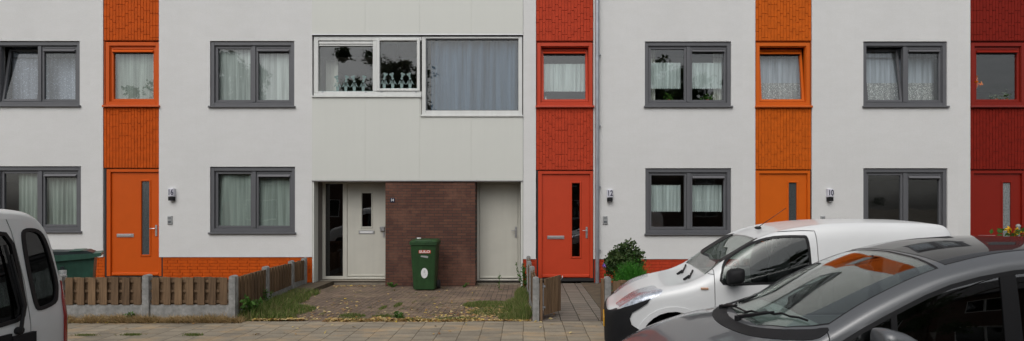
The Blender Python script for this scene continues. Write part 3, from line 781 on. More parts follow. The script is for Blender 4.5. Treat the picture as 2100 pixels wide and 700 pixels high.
def leaves(n, fn, size, rnd, flat=False, aspect=1.6):
    """n small leaf quads; fn() gives a centre"""
    V = []; Fc = []
    for _ in range(n):
        c = Vector(fn()); s = size * rnd.uniform(.6, 1.3)
        if flat: d = Vector((rnd.gauss(0, 1), rnd.gauss(0, 1), rnd.gauss(0, .15)))
        else: d = Vector((rnd.gauss(0, 1), rnd.gauss(0, 1), rnd.gauss(0, 1)))
        d.normalize(); u = d.orthogonal().normalized(); u.rotate(Matrix.Rotation(rnd.uniform(0, 6.3), 3, d))
        if flat:
            u = Vector((rnd.gauss(0, .2), rnd.gauss(0, .2), 1)).normalized().cross(d).normalized()
        k = len(V); w_ = d.cross(u).normalized() * s * .12
        V += [tuple(c - d * s * aspect / 2), tuple(c + u * s * .5 + w_), tuple(c + d * s * aspect / 2), tuple(c - u * s * .5 + w_)]
        Fc.append((k, k + 1, k + 2, k + 3))
    m = MB(); m.v = V; m.f = Fc; return m

def pot_plant(label, px_, py_, w_, h_, mat, Y=.13, cat='houseplant', seed=1):
    rnd = random.Random(seed); X, Z = PX(px_), PZ(py_)
    t = thing('houseplant', label, cat, (X, FY + Y, Z))
    m = MB(); m.tube([(X, FY + Y, Z), (X, FY + Y, Z + .07)], [.035, .045], 10); m.build('pot', M['terracotta'], t, 40)
    leaves(90, lambda: (X + rnd.gauss(0, w_ / 3), FY + Y + rnd.gauss(0, .03), Z + .07 + abs(rnd.gauss(0, h_ / 2.2))), .035, rnd).build('foliage', mat, t, fix=False)
    return t
ms = MB(); 
pot_plant('small bushy green plant behind the left pane of the upper window, house numbered 12', 1375, 209, .16, .18, M['weed'], seed=3)
pot_plant('low green plant behind the right pane of the upper window, house numbered 12', 1455, 209, .22, .12, M['weed'], seed=4)
# bottles in the narrow window above the red door
Xb, Zb = PX(1120), PZ(207)
m = MB(); m.tube([(Xb, FY + .15, Zb), (Xb, FY + .15, Zb + .07), (Xb, FY + .15, Zb + .09), (Xb, FY + .15, Zb + .13)], [.022, .022, .008, .008], 10)
tag(m.build('bottle', M['label_white'], None, 50), 'small white bottle on the sill of the narrow window above the red door', 'bottle')
m = MB(); m.tube([(PX(1128), FY + .15, Zb), (PX(1128), FY + .15, Zb + .045)], .016, 10)
tag(m.build('jar', M['label_white'], None, 50), 'short white jar right of the white bottle above the red door', 'jar')
# vase of orange flowers in the dark red window
t = thing('flower_vase', 'glass vase with orange flowers in the dark red window at right', 'vase', (PX(2003), FY + .15, PZ(206)))
m = MB(); m.tube([(PX(2005), FY + .15, PZ(206)), (PX(2005), FY + .15, PZ(190))], [.06, .075], 12); m.build('vase', M['vase'], t, 50)
rnd = random.Random(5); m = MB()
for k in range(4): m.tube([(PX(2005), FY + .15, PZ(204)), (PX(2005) + (k - 1.5) * .02, FY + .14, PZ(185)), (PX(2001 + 3 * k), FY + .13, PZ(170 - 5 * (k % 2)))], .005, 5)
m.build('stem', M['weed'], t)
leaves(90, lambda: (PX(2007) + rnd.gauss(0, .05), FY + .12 + rnd.gauss(0, .02), PZ(168) + rnd.gauss(0, .06)), .07, rnd).build('blossom', M['orange_flower'], t, fix=False)
pot_plant('small potted plant in the middle of the dark red window', 2052, 207, .2, .1, M['leaf_dark'], seed=9)
pot_plant('leafy potted plant at the right side of the dark red window', 2072, 207, .14, .22, M['leaf_dark'], seed=11)

# ------------------------------------------------------------------ fences
def post_mesh(m, X, Y, zt, w_=.10, d_=.10, z0=-.1, roundx=True):
    prof = [(-w_ / 2, z0)]
    for k in range(9):
        a = math.pi - math.pi * k / 8
        prof.append((math.cos(a) * w_ / 2, zt - w_ * .32 + math.sin(a) * w_ * .32))
    prof.append((w_ / 2, z0))
    if roundx: m.prism([(X + p, q_) for p, q_ in prof], 'y', Y - d_ / 2, Y + d_ / 2)
    else: m.prism([(Y + p, q_) for p, q_ in prof], 'x', X - d_ / 2, X + d_ / 2)
def fence_run(root, p0, p1, zt0, zt1, zb0, zb1, base=True, rnd=random, step=.17, bw=.112):
    """boards on both sides of two rails between posts p0 and p1"""
    p0, p1 = Vector(p0), Vector(p1); d = p1 - p0; Ln = d.length; u = d / Ln
    n = Vector((u.y, -u.x))               # towards the viewer side
    def slab(m, s0, s1, off, th, za, zb_, zc=None, zd=None):
        a = p0 + u * s0 + n * off; b = p0 + u * s1 + n * off; c = b + n * th; e = a + n * th
        zc = za if zc is None else zc; zd = zb_ if zd is None else zd
        k = len(m.v)
        m.v += [(a.x, a.y, za), (b.x, b.y, zc), (c.x, c.y, zc), (e.x, e.y, za), (a.x, a.y, zb_), (b.x, b.y, zd), (c.x, c.y, zd), (e.x, e.y, zb_)]
        m.f += [tuple(k + i for i in q_) for q_ in ((0, 3, 2, 1), (4, 5, 6, 7), (0, 1, 5, 4), (1, 2, 6, 5), (2, 3, 7, 6), (3, 0, 4, 7))]
    m = MB()
    k = max(2, round(Ln / step)); st = Ln / k
    zz = lambda s: (zt0 + (zt1 - zt0) * s / Ln, zb0 + (zb1 - zb0) * s / Ln)
    for i in range(k):
        s = (i + .5) * st; zt, zb_ = zz(s); j = rnd.uniform(-.006, .006)
        slab(m, s - bw / 2, s + bw / 2, .012, .016 + rnd.uniform(0, .003), zb_ + .004, zt + j)
        s2 = i * st + .002
        if i > 0: slab(m, s2 - bw / 2, s2 + bw / 2, -.03, .016, zb_ + .004, zt + j)
    for fz in (.12, .5, .86):
        a0, a1 = zb0 + (zt0 - zb0) * fz, zb1 + (zt1 - zb1) * fz
        slab(m, .0, Ln, -.012, .022, a0 - .02, a0 + .02, a1 - .02, a1 + .02)
    m.build('fence_panel', M['wood'], root)
    if base:
        m = MB(); slab(m, 0, Ln, -.02, .04, -.12, zb0, -.12, zb1); m.build('base_slab', M['concrete'], root)
rnd = random.Random(12)
YF = FRONT + .06
# left front fence
fx = [-4.60 - 1.362 * k for k in range(5)]
lf = thing('garden_fence', 'low weathered board fence with concrete posts along the pavement at left', 'fence', (-6, YF, 0))
for k in range(1, 5):
    m = MB(); post_mesh(m, fx[k], YF, .735); m.build('post', M['concrete'], lf)
for k in range(4):
    fence_run(lf, (fx[k + 1] + .055, YF), (fx[k] - .055, YF), .69, .69, .255, .255, rnd=rnd)
# left side fence, running back to the house; post tops from the photograph
sp = [(-4.60, YF, .722), (-4.82, 10.0, .70), (-5.06, 11.65, .64), (-5.13, FY - .14, .62)]
sf = thing('garden_fence', 'low board fence running back to the orange plinth on the left of the driveway', 'fence', (-4.7, 10, 0))
for X, Y, zt in sp:
    m = MB(); post_mesh(m, X, Y, zt, roundx=True); m.build('post', M['concrete'], sf)
for a, b in zip(sp[:-1], sp[1:]):
    va, vb = Vector(a[:2]), Vector(b[:2]); u = (vb - va).normalized() * .055
    fence_run(sf, va + u, vb - u, a[2] - .05, b[2] - .05, .15, .11, rnd=rnd, step=.165, bw=.115)
# right side fence seen end on
sp = [(.184, YF, .695), (.145, 10.0, .70), (.105, 11.3, .66), (.10, FY - .12, .66)]
rf = thing('garden_fence', 'low fence seen end-on between the driveway and the path to the red door', 'fence', (.15, 10, 0))
for X, Y, zt in sp:
    m = MB(); post_mesh(m, X, Y, zt); m.build('post', M['concrete'], rf)
for a, b in zip(sp[:-1], sp[1:]):
    va, vb = Vector(a[:2]), Vector(b[:2]); u = (vb - va).normalized() * .055
    fence_run(rf, va + u, vb - u, min(a[2], b[2]) - .05, min(a[2], b[2]) - .05, .12, .12, rnd=rnd, step=.165)
# gate
gt = thing('garden_gate', 'small wooden gate standing open beside the concrete post at the path', 'gate', (.28, YF, 0))
m = MB(); m.box(.247, .287, YF - .04, YF + .04, -.05, .665); m.build('gate_post', M['wood'], gt)
g0, g1 = Vector((.315, YF + .02)), Vector((.60, YF + .42)); u = (g1 - g0).normalized(); n = Vector((u.y, -u.x)); Lg = (g1 - g0).length
m = MB()
for k in range(5):
    s = k * Lg / 5; w_ = Lg / 5 * .86
    a = g0 + u * s; b = a + u * w_; c = b + n * .02; e = a + n * .02; zt = .66 + .004 * k; q0 = len(m.v)
    m.v += [(a.x, a.y, .09), (b.x, b.y, .09), (c.x, c.y, .09), (e.x, e.y, .09), (a.x, a.y, zt), (b.x, b.y, zt), (c.x, c.y, zt), (e.x, e.y, zt)]
    m.f += [tuple(q0 + i for i in f_) for f_ in ((0, 3, 2, 1), (4, 5, 6, 7), (0, 1, 5, 4), (1, 2, 6, 5), (2, 3, 7, 6), (3, 0, 4, 7))]
gb = m.build('gate_boards', M['wood'], gt)
m = MB()
for zc in (.22, .55):
    a = g0 - n * .004; b = g1 - n * .004; c = b - n * .03; e = a - n * .03; q0 = len(m.v)
    m.v += [(a.x, a.y, zc - .035), (b.x, b.y, zc - .035), (c.x, c.y, zc - .035), (e.x, e.y, zc - .035), (a.x, a.y, zc + .035), (b.x, b.y, zc + .035), (c.x, c.y, zc + .035), (e.x, e.y, zc + .035)]
    m.f += [tuple(q0 + i for i in f_) for f_ in ((0, 3, 2, 1), (4, 5, 6, 7), (0, 1, 5, 4), (1, 2, 6, 5), (2, 3, 7, 6), (3, 0, 4, 7))]
m.build('gate_rail', M['wood'], gt)
m = MB(); m.tube([(.300, YF + .0, .17), (.300, YF, .60)], .008, 6); m.box(.288, .335, YF - .004, YF + .004, .53, .56); m.box(.288, .335, YF - .004, YF + .004, .20, .23); m.build('hinge', M['zinc'], gt)
m = MB(); m.tube([(g1.x, g1.y - .03, .60), (g1.x + .03, g1.y - .05, .63), (g1.x + .035, g1.y - .03, .66)], .006, 6); m.build('latch', M['zinc'], gt)
# fence right of path, behind the van
ff = thing('garden_fence', 'low wooden fence right of the path, running behind the front of the white van', 'fence', (2.5, YF, 0))
m = MB(); m.box(1.215, 1.262, YF - .045, YF + .035, -.05, .665); m.build('latch_post', M['wood'], ff)
px0 = 1.318
for k in range(5):
    m = MB(); post_mesh(m, px0 + k * 1.50, YF, .70); m.build('post', M['concrete'], ff)
    if k < 4: fence_run(ff, (px0 + k * 1.5 + .055, YF), (px0 + (k + 1) * 1.5 - .055, YF), .635, .635, .255, .255, rnd=rnd)
# partition between garden 12 and 10, glimpsed through the van window
pf = thing('garden_fence', 'low board fence between two front gardens behind the white van', 'fence', (5.05, 10, 0))
for Y, zt in ((9.9, .7), (11.3, .68), (FY - .12, .66)):
    m = MB(); post_mesh(m, 5.08, Y, zt); m.build('post', M['concrete'], pf)
fence_run(pf, (5.08, 8.6), (5.08, 9.84), .64, .64, .2, .2, rnd=rnd); fence_run(pf, (5.08, 9.96), (5.08, 11.24), .64, .63, .2, .2, rnd=rnd); fence_run(pf, (5.08, 11.36), (5.08, FY - .18), .62, .62, .2, .2, rnd=rnd)

# ------------------------------------------------------------------ wheelie bins
def wheelie(label, X, Y, z0, W, D_, H, mb, ml, yaw=0, sticker=False):
    t = thing('wheelie_bin', label, 'bin', (X, Y, z0))
    T = Matrix.Translation((X, Y, z0)) @ Matrix.Rotation(R(yaw), 4, 'Z')
    def ring(zc, wx, wy, yc=0, b=.04):
        p = []
        for sx, sy in ((-1, -1), (1, -1), (1, 1), (-1, 1)):
            cx, cy = sx * (wx / 2 - b), yc + sy * (wy / 2 - b); a0 = math.atan2(sy, sx)
            for k in (-1, 0, 1):
                a = a0 + k * math.pi / 4; p.append((cx + b * math.cos(a), cy + b * math.sin(a), zc))
        return p
    def lo(m, rings, cap=True):
        k = len(m.v); n = len(rings[0])
        for r_ in rings: m.v += r_
        for j in range(len(rings) - 1):
            for i in range(n): m.f.append((k + j * n + i, k + j * n + (i + 1) % n, k + (j + 1) * n + (i + 1) % n, k + (j + 1) * n + i))
        if cap: m.f.append(tuple(range(k, k + n))[::-1]); m.f.append(tuple(range(k + (len(rings) - 1) * n, k + len(rings) * n)))
    m = MB(); lo(m, [ring(.03, W * .76, D_ * .62, 0), ring(.30, W * .81, D_ * .70, 0), ring(H * .86, W * .92, D_ * .88), ring(H * .90, W * .93, D_ * .90), ring(H * .90, W * .99, D_ * .97), ring(H * .935, W * .99, D_ * .97)])
    m.xf(T); body = m.build('bin_body', mb, t, 40)
    m = MB(); lo(m, [ring(H * .937, W * 1.0, D_ * .99), ring(H * .955, W * 1.0, D_ * .99), ring(H * .965, W * .95, D_ * .93, .01), ring(H * .995, W * .88, D_ * .8, .05)])
    m.bbox(-W * .32, W * .32, -D_ * .44, -D_ * .40, H * .955, H * .99, .01)
    m.xf(T); lid = m.build('lid', ml, t, 40)
    m = MB(); m.tube([(-W * .42, D_ * .52, H * .93), (W * .42, D_ * .52, H * .93)], .016, 8); m.box(-W * .43, -W * .40, D_ * .42, D_ * .53, H * .91, H * .95); m.box(W * .40, W * .43, D_ * .42, D_ * .53, H * .91, H * .95)
    m.xf(T); m.build('grip', mb, t)
    for sx in (-1, 1):
        m = MB(); m.tube([(sx * W * .40, D_ * .30, .10), (sx * (W * .40 + .055), D_ * .30, .10)], .10, 18); m.xf(T); m.build('wheel', M['rubber'], t, 40)
    m = MB(); m.tube([(-W * .42, D_ * .30, .10), (W * .42, D_ * .30, .10)], .012, 6); m.xf(T); m.build('axle', M['zinc'], t)
    return t, body
bt, bb = wheelie('green two-wheeled bin with white oval sticker in front of the brown brick wall', PX(872, 12.1), 12.12, -.062, .62, .60, 1.14, M['bin_green'], M['bin_green'])
Ys = 12.12 - .62 * .44 - .002; q = lambda px: PX(px, Ys); qz = lambda py: PZ(py, Ys)
# stickers follow the slightly leaning front face
def yface(z): return 12.12 - .62 * (.35 + (.44 - .35) * max(0, (z - .30)) / (.946 - .30)) - .003
def sticker(poly, name, mat, parent, lift=0):
    m = MB(); k = len(m.v); n = len(poly)
    for dy in (0, -.002): m.v += [(x_, yface(z_) + dy - lift, z_) for x_, z_ in poly]
    m.f.append(tuple(range(n))); m.f.append(tuple(range(n, 2 * n))[::-1])
    for i in range(n): m.f.append((i, (i + 1) % n, n + (i + 1) % n, n + i))
    return m.build(name, mat, parent)
sticker([(q(858.5), qz(520)), (q(883), qz(520)), (q(883), qz(513.5)), (q(858.5), qz(513.5))], 'brand_label', M['label_red'], bb)
zt = qz(516.8); text('lettering', 'SULO', .078, (q(870.7), yface(zt) - .0035, zt), M['label_white'], bb, 1.25)
sticker([(q(862), qz(527)), (q(877), qz(530)), (q(878), qz(526)), (q(873), qz(525)), (q(864), qz(524.5))], 'torn_sticker', M['bell_grey'], bb)
cx, cz = q(869.5), qz(561)
sticker([(cx + .075 * math.cos(a), cz + .115 * math.sin(a)) for a in [k * math.pi / 10 for k in range(20)]], 'oval_sticker', M['label_white'], bb)
m = MB()
for k in range(9):
    a = rnd.uniform(0, 6.28); r_ = rnd.uniform(.01, .045); x1, z1 = cx + r_ * math.cos(a), cz + 1.5 * r_ * math.sin(a); x2, z2 = x1 + rnd.uniform(-.03, .03), z1 + rnd.uniform(-.05, .05)
    m.tube([(x1, yface(z1) - .003, z1), (x2, yface(z2) - .003, z2)], .0025, 4)
m.build('sticker_drawing', M['bell_dark'], bb)
m = MB(); m.box(q(852), q(860), 12.0, 12.05, PZ(489.2, 12.1), PZ(487.4, 12.1)); m.xf(Matrix.Identity(4)); m.build('grit', M['label_white'], bt)
# left bin, side on, behind the front fence
X, Y, z0 = PX(168, 9.9), 9.95, .02
bl = thing('wheelie_bin', 'large teal-green bin with a dark folding lid behind the left board fence', 'bin', (X, Y, z0))
Yf = 9.65; bx = lambda p: PX(p, Yf); bz = lambda p: PZ(p, Yf); sx0, sx1 = bx(88), bx(209)
m = MB(); rings = []
for z_, a, b, yw in ((.05, .16, .07, .44), (.5, .07, .03, .53), (bz(533), .02, .01, .58), (bz(524), .0, .0, .60)):
    rings.append([(sx0 + a, Y - yw / 2, z_), (sx1 - b, Y - yw / 2, z_), (sx1 - b, Y + yw / 2, z_), (sx0 + a, Y + yw / 2, z_)])
for r_ in rings: m.v += r_
for j in range(3):
    for i in range(4): m.f.append((4 * j + i, 4 * j + (i + 1) % 4, 4 * j + 4 + (i + 1) % 4, 4 * j + 4 + i))
m.f.append((3, 2, 1, 0)); m.f.append((12, 13, 14, 15))
m.build('bin_body', M['bin_teal'], bl)
m = MB(); m.tube([(bx(158), Y - .305, bz(547)), (bx(158), Y - .27, bz(547))], .03, 12); m.tube([(bx(158), Y - .312, bz(547)), (bx(158), Y - .300, bz(547))], .012, 12); m.build('lift_socket', M['bin_dark'], bl)
m = MB(); m.prism([(bx(94), bz(534)), (bx(150), bz(533)), (bx(200), bz(530)), (bx(219), bz(526)), (bx(219.5), bz(519)), (bx(204), bz(520)), (bx(94), bz(522))], 'y', Y - .33, Y + .33); m.build('rim', M['bin_teal'], bl)
m = MB(); m.prism([(bx(98), bz(521.8)), (bx(98), bz(514)), (bx(118), bz(509.5)), (bx(135), bz(513)), (bx(170), bz(514.5)), (bx(196), bz(514)), (bx(206), bz(518.5)), (bx(204), bz(519.8))], 'y', Y - .30, Y + .30); ld = m.build('lid', M['bin_dark'], bl)
m = MB(); m.prism([(bx(168), bz(514.6)), (bx(170), bz(513.4)), (bx(190), bz(513)), (bx(192), bz(514.2))], 'y', Y - .31, Y + .31); m.build('lid_panel', M['bin_teal'], ld)
m = MB(); m.tube([(bx(106), Y - .25, bz(516)), (bx(127), Y - .25, bz(505.5)), (bx(127), Y + .25, bz(505.5)), (bx(106), Y + .25, bz(516))], .018, 8); m.build('grip', M['bin_teal'], bl)
for dy in (-.3, .3):
    m = MB(); m.tube([(sx0 + .12, Y + dy - .02, .14), (sx0 + .12, Y + dy + .02, .14)], .12, 18); m.build('wheel', M['rubber'], bl)

def turn(root, pivot, yaw):
    a = R(yaw); dx, dy = root.location.x - pivot[0], root.location.y - pivot[1]
    root.location.x = pivot[0] + dx * math.cos(a) - dy * math.sin(a); root.location.y = pivot[1] + dx * math.sin(a) + dy * math.cos(a); root.rotation_euler.z = a
turn(bl, (bx(209), 9.65), 34); bl.location.x -= .13
# ------------------------------------------------------------------ plants
def blades(n, fn, h, w_, rnd, lean=.4):
    V = []; Fc = []
    for _ in range(n):
        x_, y_, z_, k = fn(); hh = h * k * rnd.uniform(.5, 1.2); a = rnd.uniform(0, 6.28); l = rnd.gauss(0, lean) * hh
        dx, dy = math.cos(a), math.sin(a); b = rnd.uniform(0, 6.28); ux, uy = math.cos(b) * w_ / 2, math.sin(b) * w_ / 2; i = len(V)
        V += [(x_ - ux, y_ - uy, z_), (x_ + ux, y_ + uy, z_), (x_ + dx * l * .4 + ux * .7, y_ + dy * l * .4 + uy * .7, z_ + hh * .6), (x_ + dx * l * .4 - ux * .7, y_ + dy * l * .4 - uy * .7, z_ + hh * .6), (x_ + dx * l, y_ + dy * l, z_ + hh)]
        Fc += [(i, i + 1, i + 2, i + 3), (i + 3, i + 2, i + 4)]
    m = MB(); m.v = V; m.f = Fc; return m
rnd = random.Random(21)
def clump(cs):
    """cs: list of (x, y, rx, ry, height factor)"""
    wts = [c[2] * c[3] for c in cs]
    def fn():
        c = rnd.choices(cs, wts)[0]; a = rnd.uniform(0, 6.28); r_ = math.sqrt(rnd.random()) 
        x_, y_ = c[0] + c[2] * r_ * math.cos(a), c[1] + c[3] * r_ * math.sin(a)
        y_ = max(y_, FRONT + .03); return x_, y_, dvz(y_) - .006, c[4] * (1.15 - .6 * r_)
    return fn
LG = [(-4.40, 8.7, .22, .25, 1.2), (-4.25, 8.75, .55, .22, .7), (-4.45, 9.5, .35, .6, .9), (-4.60, 10.4, .35, .7, .8), (-4.75, 11.3, .4, .6, .6), (-4.0, 8.6, .35, .12, .6), (-4.1, 9.4, .4, .5, .45)]
tag(blades(9000, clump(LG), .23, .012, rnd).build('grass', M['grass'], fix=False), 'ragged grass growing along the left side fence of the driveway', 'grass', kind='stuff')
RG = [(.0, 9.0, .13, .5, 1.3), (-.2, 8.75, .22, .25, .7), (-.15, 9.8, .22, .7, 1.0), (-.55, 9.3, .45, .45, .32), (-.65, 10.1, .5, .4, .30), (-.05, 11.0, .15, .9, 1.1), (-.8, 10.0, .35, .3, .5), (-1.0, 8.65, .3, .15, .3)]
tag(blades(12000, clump(RG), .17, .008, rnd).build('grass', M['grass'], fix=False), 'longer grass patch against the end-on fence right of the driveway', 'grass', kind='stuff')
CG = [(-2.75, 8.55, .30, .09, .8), (-2.35, 8.5, .35, .05, .5), (-1.75, 8.5, .35, .05, .8), (-1.25, 8.52, .3, .06, .85), (-2.85, 8.9, .22, .10, .8), (-2.3, 8.85, .22, .08, .7), (-2.0, 8.7, .07, .07, 1.0), (-2.55, 9.7, .05, .22, .5), (-2.35, 10.0, .06, .25, .6)]
tag(blades(4200, clump(CG), .09, .008, rnd).build('grass', M['grass'], fix=False), 'short grass tufts along the front edge of the brick driveway', 'grass', kind='stuff')
DG = [(-4.75 - .45 * k, 8.40 + rnd.uniform(-.02, .03), .35, .08, rnd.uniform(.5, 1.1)) for k in range(8)]
def dry():
    c = rnd.choice(DG); return rnd.uniform(c[0] - c[2], c[0] + c[2]), rnd.uniform(8.33, 8.46), -.02, c[4]
tag(blades(9000, dry, .13, .008, rnd, 1.3).build('dry_grass', M['straw'], fix=False), 'strip of dead straw at the foot of the left fence', 'dry grass', kind='stuff')
KG = [(PX(170, 7.5), 7.56, .16, .03, .5), (PX(262, 7.5), 7.57, .14, .03, .7), (PX(393, 7.5), 7.56, .12, .03, .7)]
def kfn():
    c = rnd.choice(KG); return c[0] + rnd.gauss(0, c[2] / 2), c[1] + rnd.gauss(0, .02), -.01, c[4]
tag(blades(900, kfn, .05, .007, rnd).build('moss_tufts', M['grass'], fix=False), 'small green tufts growing in the pavement joints by the kerb', 'grass', kind='stuff')
# fallen leaves
def lf_fn():
    r_ = rnd.random()
    if r_ < .42:
        x_ = rnd.uniform(-3.15, -.9); y_ = 8.45 + abs(rnd.gauss(0, .03 + .05 * (1 + math.sin(x_ * 7 + 2 * math.sin(x_ * 3))))) - abs(rnd.gauss(0, .025))
    elif r_ < .55: x_, y_ = rnd.uniform(-4.3, -3.5), 8.46 + abs(rnd.gauss(0, .06))
    elif r_ < .72: x_, y_ = rnd.gauss(-.75, .45), 8.5 + abs(rnd.gauss(0, .7))
    elif r_ < .80: x_, y_ = rnd.uniform(-.9, .1), 8.46 + abs(rnd.gauss(0, .04))
    elif r_ < .88: x_, y_ = rnd.uniform(-8.5, -4.6), rnd.uniform(8.34, 8.42)
    elif r_ < .93: x_, y_ = rnd.uniform(-4.4, -3), 8.5 + abs(rnd.gauss(0, .9))
    elif r_ < .97: x_, y_ = rnd.uniform(-4.5, -1), rnd.uniform(8.5, 12.4)
    else: x_, y_ = rnd.uniform(-6, 1.6), rnd.uniform(7.55, 9.5)
    if x_ > .13: z_ = .012
    else: z_ = dvz(y_) + .012 + rnd.random() * .025 * (r_ < .55 and y_ > 8.45)
    return x_, y_, z_ 
tag(leaves(2600, lf_fn, .040, rnd, True).build('fallen_leaves', M['fallen'], fix=False), 'yellow and brown autumn leaves scattered over driveway and pavement edge', 'leaves', kind='stuff')
tag(leaves(60, lambda: (rnd.uniform(PX(660, 12.1), PX(760, 12.1)), 12.75 - abs(rnd.gauss(0, .12)), dvz(12.7) + .012), .04, rnd, True).build('fallen_leaves', M['fallen'], fix=False), 'dry leaves gathered along the front doorstep of the panelled house', 'leaves', kind='stuff')

tag(leaves(2600, lambda: (lambda y_: (min(.1, rnd.gauss(-2.0, 1.5)), y_, dvz(y_) + .008))(FRONT + .04 + abs(rnd.gauss(0, 1.4))), .016, rnd, True).build('leaf_litter', M['litter'], fix=False), 'crumbled brown leaf litter and seeds spread over the brick driveway', 'leaves', kind='stuff')
JG = [(rnd.uniform(-4.2, -.3), 8.5 + abs(rnd.gauss(0, 1.3)), rnd.uniform(.02, .06), rnd.uniform(.04, .16), rnd.uniform(.3, .7)) for _ in range(26)]
tag(blades(1500, clump(JG), .05, .006, rnd).build('joint_grass', M['grass'], fix=False), 'tiny grass sprouts scattered in the driveway joints', 'grass', kind='stuff')
def tall():
    x_ = rnd.uniform(-8.5, -4.62); return x_, rnd.uniform(8.38, 8.46), -.01, .6 + .6 * math.sin(x_ * 2.3) ** 2
tag(blades(900, tall, .16, .006, rnd, .9).build('dry_stalks', M['straw'], fix=False), 'loose dry stalks standing above the straw at the left fence', 'dry grass', kind='stuff')
def shrub(label, X, Y, z0, rx, ry, H, mat, n, lsz, name='shrub', seed=0, lobes=14, aspect=1.5):
    r_ = random.Random(seed); t = thing(name, label, 'shrub', (X, Y, z0))
    cl_ = lambda v_: max(-.6, min(.6, v_))
    L_ = [(cl_(r_.gauss(0, .38)), cl_(r_.gauss(0, .38)), r_.uniform(.25, .85), r_.uniform(.26, .42)) for _ in range(lobes)]
    L_ = [(a * (1.15 - .6 * c), b * (1.15 - .6 * c), c, d) for a, b, c, d in L_]
    def fn():
        a, b, c, s = r_.choice(L_); d = Vector((r_.gauss(0, 1), r_.gauss(0, 1), r_.gauss(0, 1))).normalized() * s * (.65 + .45 * r_.random())
        return X + (a + d.x) * rx, Y + (b + d.y) * ry, z0 + max(.02, (c + d.z * .7)) * H * .86
    leaves(n, fn, lsz, r_, aspect=aspect).build('foliage', mat, t, fix=False)
    m = MB()
    for k in range(7):
        a = r_.uniform(0, 6.28); m.tube([(X, Y, z0), (X + .2 * rx * math.cos(a), Y + .2 * ry * math.sin(a), z0 + H * .35), (X + .6 * rx * math.cos(a), Y + .6 * ry * math.sin(a), z0 + H * .7)], [.018, .012, .005], 6)
    m.build('stems', M['bark'], t); return t
shrub('dark rounded leafy shrub by the downpipe, behind the feathery bright green plant', PX(1282, 11.5), 11.5, .015, .50, .42, 1.17, M['leaf_dark'], 4200, .052, seed=2, lobes=18)
# feathery conifer
r_ = random.Random(8); X, Y = PX(1296, 10.6), 10.6
t = thing('dwarf_conifer', 'bright green feathery plant in front of the dark shrub, behind the fence', 'shrub', (X, Y, .015))
V = MB(); V.v = []; V.f = []
def spray():
    a = r_.uniform(0, 6.28); rr = math.sqrt(r_.random()) * .28; return X + rr * math.cos(a), Y + rr * math.sin(a), .02, (1.25 - rr * 1.9)
blades(2600, spray, .60, .016, r_, .28).build('foliage', M['leaf_bright'], t, fix=False)
leaves(3000, lambda: (X + r_.gauss(0, .14), Y + r_.gauss(0, .12), .1 + abs(r_.gauss(0, .22))), .022, r_, aspect=3).build('inner_foliage', M['leaf_bright'], t, fix=False)
r_ = random.Random(4)
t = thing('flower_stalk', 'purple flower cluster between the downpipe and the dark shrub', 'flower', (PX(1240, 11.2), 11.2, .015))
m = MB(); m.tube([(PX(1243, 11.2), 11.2, .015), (PX(1240, 11.2), 11.2, .42)], .007, 5); m.build('stem', M['weed'], t)
leaves(26, lambda: (PX(1237, 11.2) + r_.gauss(0, .02), 11.15 + r_.gauss(0, .02), PZ(545, 11.2) + r_.gauss(0, .022)), .022, r_).build('blossom', M['purple'], t, fix=False)
# hydrangea seen through the van
X, Y = 4.35, 10.6
sh = shrub('pink hydrangea behind the fence, glimpsed through the van window', 4.25, 10.4, .015, .50, .40, .62, M['leaf_dark'], 2200, .06, 'hydrangea', 6)
leaves(700, lambda: (4.25 + r_.uniform(-.4, .4), 10.25 + r_.gauss(0, .18), .50 + r_.uniform(0, .12)), .05, r_).build('blossom', M['pink'], sh, fix=False)
shrub('low bright green bush beside the pink hydrangea, glimpsed through the van window', 4.95, 9.6, .015, .5, .45, .75, M['leaf_bright'], 1800, .05, seed=13)
# tall weeds
def weed(label, X, Y, H, n, seed, spread=.1, lsz=.045, z0=0, cat='weed', group='tall weeds along the driveway'):
    r_ = random.Random(seed); t = thing('weed', label, cat, (X, Y, z0), group); m = MB(); pts = []
    for k in range(max(2, n // 14)):
        a = r_.uniform(0, 6.28); e = (X + spread * math.cos(a) * r_.random() * 1.5, Y + spread * math.sin(a) * r_.random() * 1.5, z0 + H * r_.uniform(.6, 1)); m.tube([(X, Y, z0), e], [.005, .002], 4); pts.append(e)
    m.build('stem', M['weed'], t)
    def fn():
        e = r_.choice(pts); k = r_.random() ** .7; return X + (e[0] - X) * k + r_.gauss(0, .02), Y + (e[1] - Y) * k + r_.gauss(0, .02), z0 + (e[2] - z0) * k
    leaves(n, fn, lsz, r_, aspect=2.4).build('foliage', M['weed'], t, fix=False)
weed('leafy bright weed beside the corner post of the left fence', -4.42, 8.66, .42, 170, 1, .13)
weed('thin weed halfway along the side fence left of the driveway', -4.72, 9.75, .45, 70, 2, .1, .03)
weed('tall feathery weed at the post near the storage door', .0, 11.7, .62, 160, 3, .2, .035)
weed('single thin stalk in front of the storage door', PX(1024, 12.3), 12.3, .42, 22, 4, .02, .025, z0=-.065)
weed('little weed at the foot of the brown brick wall, left of the bin', PX(805, 12.5), 12.5, .12, 60, 5, .12, .03, z0=-.065)
weed('tiny weed at the foot of the brown brick wall, right of the bin', PX(952, 12.5), 12.5, .10, 30, 6, .08, .03, z0=-.065)
weed('green weed tuft in the middle of the driveway front edge', -2.02, 8.66, .13, 60, 7, .07, .03)
weed('rust-brown stalk in the dry grass in front of the left fence', PX(266, 8.4), 8.40, .17, 50, 8, .05, .025)
